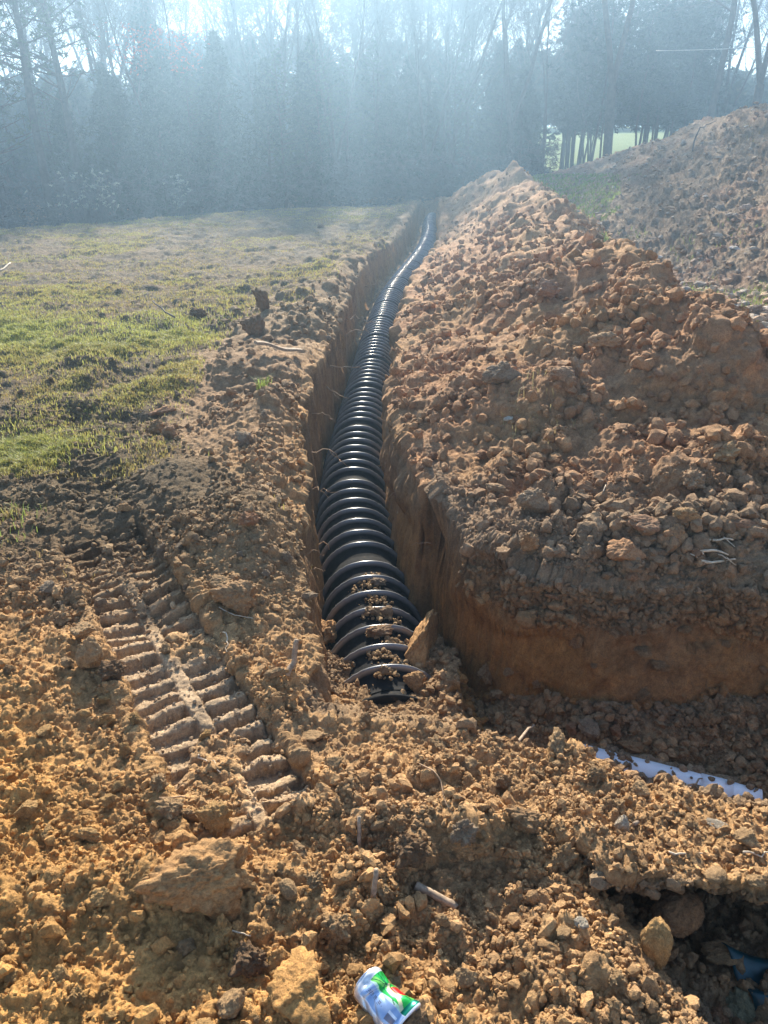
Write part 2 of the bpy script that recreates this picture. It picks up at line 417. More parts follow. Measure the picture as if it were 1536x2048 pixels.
# ---- lumps
patch = sstep(-.35, .35, vnoise(P, .5, 81)); patch2 = sstep(-.4, .3, vnoise(P, .22, 82))
cutband = steep * (f > .02) * (1 - sstep(-.20, -.08, P[:, 2] + .06 * vnoise(P, .3, 83)) * (X > .40) * (Y > 2.3) * .95)
A = (1 - .85 * flatT) * (1 - .8 * cutband) * (1 - .75 * meadow) * (1 - .45 * hillm)
c18 = sub(clods, infan & (Y > .3) & (Y < 42), P, .20, 91, .95, .55); c8 = sub(clods, midr & (Y < 24), P, .085, 92, 1.0, .75)
c4 = sub(clods, near, P, .040, 93, 1.05); c2 = sub(clods, nearer, P, .019, 94, 1.05); c1 = sub(clods, nearer & (Y < 3.2), P, .0105, 95, 1.05)
c50 = sub(clods, infan & (Y > 2.5) & (Y < 46), P, .5, 96, 1.0, .6)
heapf = heap.astype(F4)
d = A * (c18 * .20 * (.10 + .45 * heapf * patch) * np.where(Y < 2.3, .55, 1) + c8 * .085 * (.35 + .35 * patch) * (1 - heapf * (.75 - .45 * patch2)) + c4 * .040 * (.32 + .45 * patch2) + c2 * .019 * .8 + c1 * .0105 * .75)
d += heapf * c50 * .5 * .09 + heapf * .15 * sub(fbm, heap, P, (.5, .7, .5), 5, 97, .58)
d += meadow * (.06 * sub(fbm, allr, P, .30, 5, 98, .65) + .028 * c8 * 1.2 * patch) + hillm * (.20 * sub(fbm, allr & (X > 3), P, (.30, .8, .4), 5, 99, .66) + .09 * c18 + .04 * c8)
d += (sstep(6, 9, Y) * (dl > -.1) * (dl < 1.6)) * (.05 * sub(fbm, allr, P, .35, 4, 108, .62) + .10 * c18)
d += ((X > xc + .28) & (X < toe + .05) & (Y > 7) & (Y < 40)) * (.05 * sub(fbm, allr, P, .30, 4, 109, .62) + .12 * c18)
d += (1 - meadow) * (1 - hillm) * A * (.022 * sub(fbm, allr, P, .16, 5, 100, .6) + .010 * np.abs(sub(fbm, near, P, .045, 4, 107, .6)))
d += .0035 * sub(fbm, nearer, P, .012, 2, 101) + .007 * flatT * sub(fbm, nearer, P, .04, 4, 105, .65)
# cut walls: upright tooth scratches and crumbly bands
wl = cutband * (Y > 1.8)
d += steep * (f > .02) * (1 - cutband) * (X > .40) * (Y > 2.3) * (.06 * sub(fbm, near, P, .18, 3, 106) + .10 * c18 * .4)
d += wl * (.016 * sub(fbm, wl > 0, P, (.05, .05, .6), 3, 102) + .02 * sub(fbm, wl > 0, P, .13, 3, 103) + .012 * sub(clods, (wl > 0) & near, P, .05, 104))
d *= infan
P = P + Nn * d[:, None]
Gd = P.reshape(NR, NCT, 3)
# ---- colour by kind of soil (a property of the soil itself)
def lc(*c): return np.array(c, F4)
gold, tan, topsoil = lc(.56, .30, .095), lc(.49, .29, .13), lc(.245, .155, .085)
redb, cut, mead, hillc, pale = lc(.365, .195, .095), lc(.36, .185, .062), lc(.215, .15, .080), lc(.36, .25, .16), lc(.50, .40, .28)
k1 = sstep(-.25, .45, fbm(P2, .55, 4, 111)); k2 = sstep(-.2, .5, fbm(P2, .30, 4, 112)); k3 = sstep(.0, .5, fbm(P2, .8, 4, 113))
mixc = lambda a, b, t: a + (b - a) * t[:, None]
Cc = np.repeat(tan[None], len(P), 0)
golden = np.clip(sstep(2.4, .9, Y + (X + .8) * .9) * 1.1 + .25 * k3 - .1, 0, 1)
Cc = mixc(Cc, gold[None], golden)
Cc = mixc(Cc, topsoil[None] * 1.2, .4 * k2 * (1 - golden * .8))
orange = sstep(.55, .25, np.abs((X + 1.2) - (2.3 - Y) * -.1)) * sstep(1.6, 2.2, Y) * (1 - sstep(3.0, 3.5, Y))
Cc = mixc(Cc, lc(.50, .27, .10)[None], .6 * orange * k1)
Cc = mixc(Cc, pale[None], .5 * flatT * (1 - sstep(2.2, 3.0, Y)))
lb = sstep(0, .2, dl) * sstep(2.2, 3.2, Y)          # left rim band: grey-brown topsoil with some orange
Cc = mixc(Cc, (topsoil[None] * 1.1), lb * .8 * (1 - .85 * k1 * sstep(5.0, 3.2, Y)))
Cc = mixc(Cc, mixc(mead[None] * 1.15, lc(.27, .17, .085)[None], k1), sstep(5.5, 9, Y) * (X < xc + .3) * .9)
hcol = mixc(np.repeat(redb[None], len(P), 0), tan[None] * .80, k1 * .7)
hcol = mixc(hcol, topsoil[None] * 1.15, k2 * .35)
strip = (X > xc + .28) & (X < toe + .05) & (Y > 7) & (Y < 40)
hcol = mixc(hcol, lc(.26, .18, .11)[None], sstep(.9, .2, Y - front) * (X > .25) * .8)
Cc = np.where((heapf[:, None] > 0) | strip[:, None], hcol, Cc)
Cc = mixc(Cc, mead[None], meadow); Cc = mixc(Cc, lc(.21, .14, .07)[None], meadow * k3 * .6); Cc = mixc(Cc, lc(.12, .105, .08)[None], meadow * k1 * .4)
hc = mixc(np.repeat(hillc[None], len(P), 0), lc(.36, .22, .14)[None], k3)
hs = np.maximum(hillm, behind * 1.0) * (heapf == 0)
Cc = mixc(Cc, hc, hs); Cc = mixc(Cc, lc(.30, .26, .21)[None], hs * k1 * sstep(.2, .6, vnoise(P2, .15, 115)) * .6)
zb = P[:, 2]
cutc = mixc(np.repeat(cut[None], len(P), 0), lc(.30, .17, .085)[None], k1 * .6)
cutc = mixc(cutc, topsoil[None] * .95, sstep(-.28, .0, zb + .12 * n_mid) * .85)
infl = (f > .05)
Cc = np.where((infl & (steep > .2))[:, None], cutc, Cc)
fl = infl & (steep <= .2)
flc = mixc(np.repeat(lc(.34, .215, .11)[None], len(P), 0), lc(.27, .18, .105)[None], k1)
Cc = np.where(fl[:, None], flc, Cc)
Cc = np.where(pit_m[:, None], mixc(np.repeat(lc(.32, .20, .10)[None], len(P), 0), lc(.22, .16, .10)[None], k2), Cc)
lump = np.clip((c4 + c8) * .9, 0, 1)
Cc = Cc * (1 + .16 * (sub(vnoise, allr, P, .05, 116) + sub(vnoise, allr, P, .018, 117)))[:, None]
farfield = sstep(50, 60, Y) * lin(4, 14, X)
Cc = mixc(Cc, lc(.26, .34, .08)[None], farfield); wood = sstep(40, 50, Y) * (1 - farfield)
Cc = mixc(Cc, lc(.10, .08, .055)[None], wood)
Cc = np.clip(Cc, .02, .75).astype(F4)
# ---- split the sheet into the ground, the meadow, the heap and the hill
idx = np.arange(NR * NCT).reshape(NR, NCT)
Q = np.stack([idx[:-1, :-1], idx[:-1, 1:], idx[1:, 1:], idx[1:, :-1]], -1).reshape(-1, 4)
zone = np.zeros(len(P), np.int32)
zone[(meadow > .5)] = 1
zone[((hillm > .35) | (behind & (Y < 44))) & (Y < 44)] = 3
zone[heap & (X > .3) & (Y < 42)] = 2; zone[heap & (Y > 3.0) & (Y < 42)] = 2
zone[(f > .02)] = 0
zone[(Y > 44)] = 1
fz = zone[Q[:, 0]]
def submesh(name, mask, mat):
    q = Q[mask]; used = np.unique(q); remap = np.full(len(P), -1, np.int64); remap[used] = np.arange(len(used))
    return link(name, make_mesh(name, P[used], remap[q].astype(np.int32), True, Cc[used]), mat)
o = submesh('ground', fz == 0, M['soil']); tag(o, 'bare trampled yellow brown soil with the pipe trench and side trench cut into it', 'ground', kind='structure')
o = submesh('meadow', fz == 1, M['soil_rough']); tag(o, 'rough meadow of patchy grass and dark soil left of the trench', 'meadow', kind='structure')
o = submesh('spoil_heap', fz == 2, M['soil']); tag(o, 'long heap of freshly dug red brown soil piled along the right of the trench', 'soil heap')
o = submesh('hill', fz == 3, M['soil_rough']); tag(o, 'bare dirt hill rising on the right behind the soil heap', 'hill', kind='structure')

# picking points on the surface
PU, PV, PD = project(P)
okv = infan & (Y > .3) & (Y < 60)
_cand = np.nonzero(okv)[0]
def on_surface(u, v, rad=3.0, zmin=None):
    d2 = (PU[_cand] - u) ** 2 + (PV[_cand] - v) ** 2
    for r_ in (rad, rad * 2, rad * 4, rad * 10):
        k = np.nonzero(d2 < r_ * r_)[0]
        if len(k):
            i = _cand[k[np.argmin(PD[_cand[k]])]]; return P[i].astype(float), Nn[i].astype(float)
    i = _cand[np.argmin(d2)]; return P[i].astype(float), Nn[i].astype(float)
_ys0 = ys
def surf_z(x, y):
    r_ = np.clip(np.searchsorted(_ys0, y), 1, NR - 1)
    w = .62 * math.hypot(min(max(_ys0[r_], .5), 60), 1.6) + .5
    cc = int(round(NE + (x / w + 1) / 2 * (NC - 1))) if abs(x) < w else None
    if cc is None: cc = int(np.argmin(np.abs(X0[r_] - x)))
    return float(Gd[r_, cc, 2])
# ------------------------------------------------------------------ drain chambers in the trench
def plastic_mat():
    m, nt, b, out = newmat('black_plastic')
    n = noise_node(nt, 30, 5, .7); n2 = noise_node(nt, 5, 4, .6)
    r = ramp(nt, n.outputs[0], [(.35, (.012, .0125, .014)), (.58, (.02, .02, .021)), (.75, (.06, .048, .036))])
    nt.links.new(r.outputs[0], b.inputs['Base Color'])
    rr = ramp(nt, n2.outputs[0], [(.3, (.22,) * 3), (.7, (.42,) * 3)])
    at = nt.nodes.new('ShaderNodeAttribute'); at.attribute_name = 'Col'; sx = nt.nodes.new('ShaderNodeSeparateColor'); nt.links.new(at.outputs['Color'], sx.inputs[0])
    mxc = nt.nodes.new('ShaderNodeMix'); mxc.data_type = 'RGBA'; nt.links.new(sx.outputs[0], mxc.inputs[0]); nt.links.new(r.outputs[0], mxc.inputs[6]); mxc.inputs[7].default_value = (.17, .17, .175, 1); nt.links.new(mxc.outputs[2], b.inputs['Base Color'])  # worn grey ribs, paled so the highlight along each arc sits in the colour
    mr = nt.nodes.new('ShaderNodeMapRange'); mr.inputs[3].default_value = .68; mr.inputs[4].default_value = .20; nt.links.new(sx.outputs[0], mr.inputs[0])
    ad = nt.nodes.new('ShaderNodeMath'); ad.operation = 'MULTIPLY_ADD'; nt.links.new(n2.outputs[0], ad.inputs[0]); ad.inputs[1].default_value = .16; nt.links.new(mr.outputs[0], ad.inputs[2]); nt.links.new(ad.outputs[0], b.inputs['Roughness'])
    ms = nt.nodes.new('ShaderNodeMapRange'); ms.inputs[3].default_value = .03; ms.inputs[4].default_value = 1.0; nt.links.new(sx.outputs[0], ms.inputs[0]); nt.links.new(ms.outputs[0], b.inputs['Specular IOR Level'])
    bump(nt, b, [(n.outputs[0], .15, .002)]); return m
M['plastic'] = plastic_mat()
# arc-length parametrised centre line
_py = np.linspace(2.38, 37, 6000); _px = path_x(_py)
_s = np.concatenate([[0], np.cumsum(np.hypot(np.diff(_px), np.diff(_py)))])
def cl(s): return np.interp(s, _s, _px), np.interp(s, _s, _py)
HW, HT, BASEZ = .262, .325, -.825
S0 = float(np.interp(3.62, _py, _s))    # a joint lies at y = 3.85
S0 = float(np.interp(3.85, _py, _s)); LEN = 1.22
def chamber(s0, first=False):
    L = LEN
    nr = 7; pitch = .163
    strips = []; cur = [(0, -.0225), (.03, -.021), (.07, -.013)]      # each strip is smooth; strips meet in crisp edges at the foot of a rib
    for k in range(nr):
        c = .12 + k * pitch; w, h = .015, .024
        cur.append((c - w / 2 - .007, -.005)); strips.append(cur)
        strips.append([(c - w / 2 - .007, -.005), (c - w / 2 - .001, h * .72), (c - w / 4, h * .97), (c, h), (c + w / 4, h * .97), (c + w / 2 + .001, h * .72), (c + w / 2 + .007, -.005)])
        cur = [(c + w / 2 + .007, -.005)]
        if k < nr - 1: cur += [(c + pitch * .28, -.011), (c + pitch * .5, -.014), (c + pitch * .72, -.011)]
    cur += [(L - .08, -.013), (L - .03, -.021), (L + .002, -.023)]; strips.append(cur)
    prof = np.array([q_ for st in strips for q_ in st]); brk = np.cumsum([len(st) for st in strips])[:-1] - 1
    na = 44
    a = np.linspace(0, math.pi, na)
    V = []
    for s_, off in prof:
        x, y = cl(s0 + s_); x2, y2 = cl(s0 + s_ + .05); tx, ty = x2 - x, y2 - y; l = math.hypot(tx, ty); nx, ny = ty / l, -tx / l
        cx = -np.cos(a) ; cz = np.sin(a)
        rx_ = (HW + off) * np.sign(cx) * np.abs(cx) ** .92; rz_ = (HT + off) * cz ** .86
        # small slits along the crown of the ribs
        if off > .012: rz_ = rz_ - .0035 * (np.arange(na) % 2) * (np.abs(a - math.pi / 2) > .45)
        sink = 0
        V.append(np.stack([x + nx * rx_, y + ny * rx_, BASEZ + .03 + .14 * float(sstep(8, 18, np.float64(y))) + rz_ + sink], 1))
    m_ = len(V); V = np.concatenate(V); i = np.arange(na - 1)
    Fq = np.concatenate([np.stack([k * na + i, k * na + i + 1, (k + 1) * na + i + 1, (k + 1) * na + i], -1) for k in range(m_ - 1) if k not in brk])
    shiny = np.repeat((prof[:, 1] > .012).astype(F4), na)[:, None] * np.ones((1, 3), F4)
    # thickness
    n = len(V); V2 = V.copy(); ctr = V.reshape(m_, na, 3).mean(1); ctr[:, 2] = V.reshape(m_, na, 3)[:, 0, 2]
    V2 = (V.reshape(m_, na, 3) - (V.reshape(m_, na, 3) - ctr[:, None]) * .02).reshape(-1, 3)
    ends = []
    for k in (0, m_ - 1):
        ends.append(np.stack([k * na + i, k * na + i + 1, n + k * na + i + 1, n + k * na + i], -1))
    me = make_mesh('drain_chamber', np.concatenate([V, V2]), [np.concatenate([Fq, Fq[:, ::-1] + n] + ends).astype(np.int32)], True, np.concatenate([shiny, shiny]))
    # keep rib edges crisp
    sharp = np.zeros(len(me.polygons), bool)
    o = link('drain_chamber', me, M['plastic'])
    for sgn in (-1, 1):                      # footing: two rails with rungs, part of the same moulded strip
        Vs, Fs = [], []; nv = 0
        def box(c0, c1, w, h, z):
            nonlocal nv
            c0, c1 = np.array(c0), np.array(c1); t_ = c1 - c0; l_ = np.hypot(*t_); n_ = np.array([t_[1], -t_[0]]) / l_ * w / 2
            pts = []
            for zz in (z, z + h):
                for p_ in (c0 - n_, c0 + n_, c1 + n_, c1 - n_): pts.append([*p_, zz])
            Vs.append(np.array(pts)); Fs.append(np.array([[0, 3, 2, 1], [4, 5, 6, 7], [0, 1, 5, 4], [1, 2, 6, 5], [2, 3, 7, 6], [3, 0, 4, 7]]) + nv); nv += 8
        K = 8
        rise_ = lambda s_: .14 * float(sstep(8, 18, np.float64(cl(s0 + s_)[1])))
        def pt(s_, off):
            x, y = cl(s0 + s_); x2, y2 = cl(s0 + s_ + .05); tx, ty = x2 - x, y2 - y; l = math.hypot(tx, ty); return (x + ty / l * off, y - tx / l * off)
        ss = np.linspace(.01, L - .02, K)
        for k in range(K - 1):
            box(pt(ss[k], sgn * (HW + .040)), pt(ss[k + 1] - .002, sgn * (HW + .040)), .007, .030, BASEZ + .028 + rise_(ss[k]))
        for s_ in np.arange(.03, L - .02, .054):
            box(pt(s_, sgn * (HW - .004)), pt(s_, sgn * (HW + .0362)), .007, .026, BASEZ + .029 + rise_(s_))
        f_ = link('foot_flange', make_mesh('foot_flange', np.concatenate(Vs), np.concatenate(Fs).astype(np.int32), False), M['plastic'], o)
    return o
ORD = ['second', 'third', 'fourth', 'fifth', 'sixth', 'seventh', 'eighth', 'ninth', 'tenth', 'eleventh', 'twelfth']
nch = 0
for k in range(-1, 26):
    s0 = S0 + k * LEN - (.0)
    if s0 + LEN > _s[-1] - .5: break
    o = chamber(max(s0, 0.0)) if k >= 0 else None
    if k == -1: continue
    nm = ORD[k] if k < len(ORD) else None
    if nm: lab = 'ribbed black plastic arch section of the drain, %s section from the buried near end' % nm
    else: lab = 'ribbed black plastic arch section in the distant bending stretch of the drain'
    tag(o, lab, 'drain chamber', 'black drain chambers laid end to end along the trench'); nch += 1
# the nearest section is half buried and dips a little
def near_chamber():
    global BASEZ
    s_save = BASEZ
    o = chamber(S0 - LEN)
    return o
# extend centre line backwards for the nearest one
_py = np.linspace(2.2, 37, 6000); _px = np.where(_py < 2.55, .056 + (2.55 - _py) * .06, path_x(_py))
_s = np.concatenate([[0], np.cumsum(np.hypot(np.diff(_px), np.diff(_py)))])
S1 = float(np.interp(3.85, _py, _s))
o = chamber(S1 - LEN); tag(o, 'nearest ribbed black arch section with clods fallen on its ribs', 'drain chamber', 'black drain chambers laid end to end along the trench')
o = chamber(S1 - 2 * LEN + .93 if False else max(S1 - 2 * LEN, -.0) if False else S1 - LEN - .0) if False else None
# very end: one more rib sticking out of the fill
def end_rib(sc):
    na = 40; a = np.linspace(.12 * math.pi, .88 * math.pi, na); V = []
    for s_, off in ((0, -.02), (.001, .0), (.004, .014), (.026, .016), (.030, .0), (.031, -.02), (.16, -.03), (.161, -.035)):
        x, y = cl(sc + s_)
        V.append(np.stack([x - (HW + off) * np.cos(a), np.full(na, y), BASEZ + .03 - .0 + (HT + off) * np.sin(a) ** .86], 1))
    m_ = len(V); V = np.concatenate(V); i = np.arange(na - 1)
    Fq = np.concatenate([np.stack([k * na + i, k * na + i + 1, (k + 1) * na + i + 1, (k + 1) * na + i], -1) for k in range(m_ - 1)])
    return make_mesh('chamber_end', V, Fq.astype(np.int32), True)
o = link('chamber_end_piece', end_rib(S1 - LEN - .10), M['plastic']); tag(o, 'end rib of the black drain sticking out of the soil at the trench mouth', 'drain end')

# ------------------------------------------------------------------ white pipe in the side trench
M['pvc'] = simple('white_pvc', (.74, .76, .80), .45, .5, nscale=9, var=.06)
p0 = np.array([.76, 2.325, -.575]); p1 = np.array([1.40, 2.055, -.56])
def zfix(p): return p
pts = [p0 + (p1 - p0) * t_ for t_ in np.linspace(0, 1, 14)]
V, fs = polytube(pts, .056, 28); pipe = link('white_pipe', make_mesh('white_pipe', V, [f_.astype(np.int32) for f_ in fs]), M['pvc'])
tag(pipe, 'white plastic pipe lying half buried in the side trench', 'pipe')
jp = p0 + (p1 - p0) * .70; dj = (p1 - p0) / np.linalg.norm(p1 - p0)
V, fs = polytube([jp - dj * .002, jp + dj * .11], .0585, 28); link('pipe_socket', make_mesh('pipe_socket', V, [f_.astype(np.int32) for f_ in fs]), M['pvc'], pipe)

# ------------------------------------------------------------------ rocks and clods
def ico(sub_):
    import bmesh
    bm = bmesh.new(); bmesh.ops.create_icosphere(bm, subdivisions=sub_, radius=1)
    V = np.array([v.co[:] for v in bm.verts], F4); Fc = np.array([[v.index for v in f_.verts] for f_ in bm.faces], np.int32); bm.free(); return V, Fc
ICO = {k: ico(k) for k in (1, 2, 3, 5)}
def rock_shape(seed, sub_=3, planes=11, rough=.10, crumb=0.0, round_=.25):
    g = np.random.default_rng(seed); V, Fc = ICO[sub_]
    N = g.normal(size=(planes, 3)); N /= np.linalg.norm(N, axis=1, keepdims=True); h = g.uniform(.5, 1.0, planes)
    dt = V @ N.T; r = np.where(dt > .05, h[None] / np.maximum(dt, .05), 9).min(1); r = np.minimum(r, 1.15)
    r = r * (1 - round_) + round_
    W = V * r[:, None]
    off = g.uniform(0, 50, 3).astype(F4)
    W = W * (1 + rough * (fbm(V + off, .9, 3, seed) + .5 * fbm(V + off, .28, 3, seed + 5)))[:, None]
    if crumb: W = W * (1 + .9 * crumb * (clods(V + off, .42, seed) * .45 + clods(V + off, .2, seed + 1) * .28 - .12 + .15 * fbm(V + off, .1, 2, seed + 9)))[:, None]
    W *= g.uniform(.75, 1.1, 3)[None]
    return W.astype(F4), Fc
# hi-res clods, eight shapes shared by the many
CL = []
for k in range(10):
    V, Fc = rock_shape(300 + k, 5 if False else 3 if k < 0 else 5, planes=[9, 12, 14, 8][k % 4], rough=.24, crumb=[.5, .9, .4, .7, 1.1][k % 5], round_=[.15, .3, .05][k % 3])
    CL.append(make_mesh('clod', V, Fc, True))
    CL[-1].materials.append(M['clod'])
for k_, (rd_, cr_) in enumerate(((.85, .25), (.6, .3))):
    V, Fc = rock_shape(350 + k_, 5, 12, .12, cr_, rd_); CL.append(make_mesh('clod', V, Fc, True)); CL[-1].materials.append(M['clod'])
used_px = []
def put_clod(p, size, colr, label=None, group=None, shape=None, rot=None, squash=(1, 1, 1), sink=.25, cat='clod', name='clod', nrm=None):
    me = CL[shape if shape is not None else random.randrange(len(CL))]
    o = bpy.data.objects.new(name, me); COL.objects.link(o)
    s = size / 2
    o.scale = (s * squash[0], s * squash[1], s * squash[2])
    o.rotation_euler = rot if rot else (random.uniform(-.4, .4), random.uniform(-.4, .4), random.uniform(0, 6.28))
    o.location = (p[0], p[1], p[2] + s * squash[2] * (.72 - sink * 1.4))
    o.color = (*colr, 1)
    tag(o, label, cat, group); return o
cGOLD, cTAN, cGREY, cBRN, cRED, cDARK, cPALE = (.50, .30, .12), (.44, .28, .14), (.33, .24, .155), (.36, .22, .11), (.41, .225, .12), (.21, .13, .07), (.55, .46, .34)
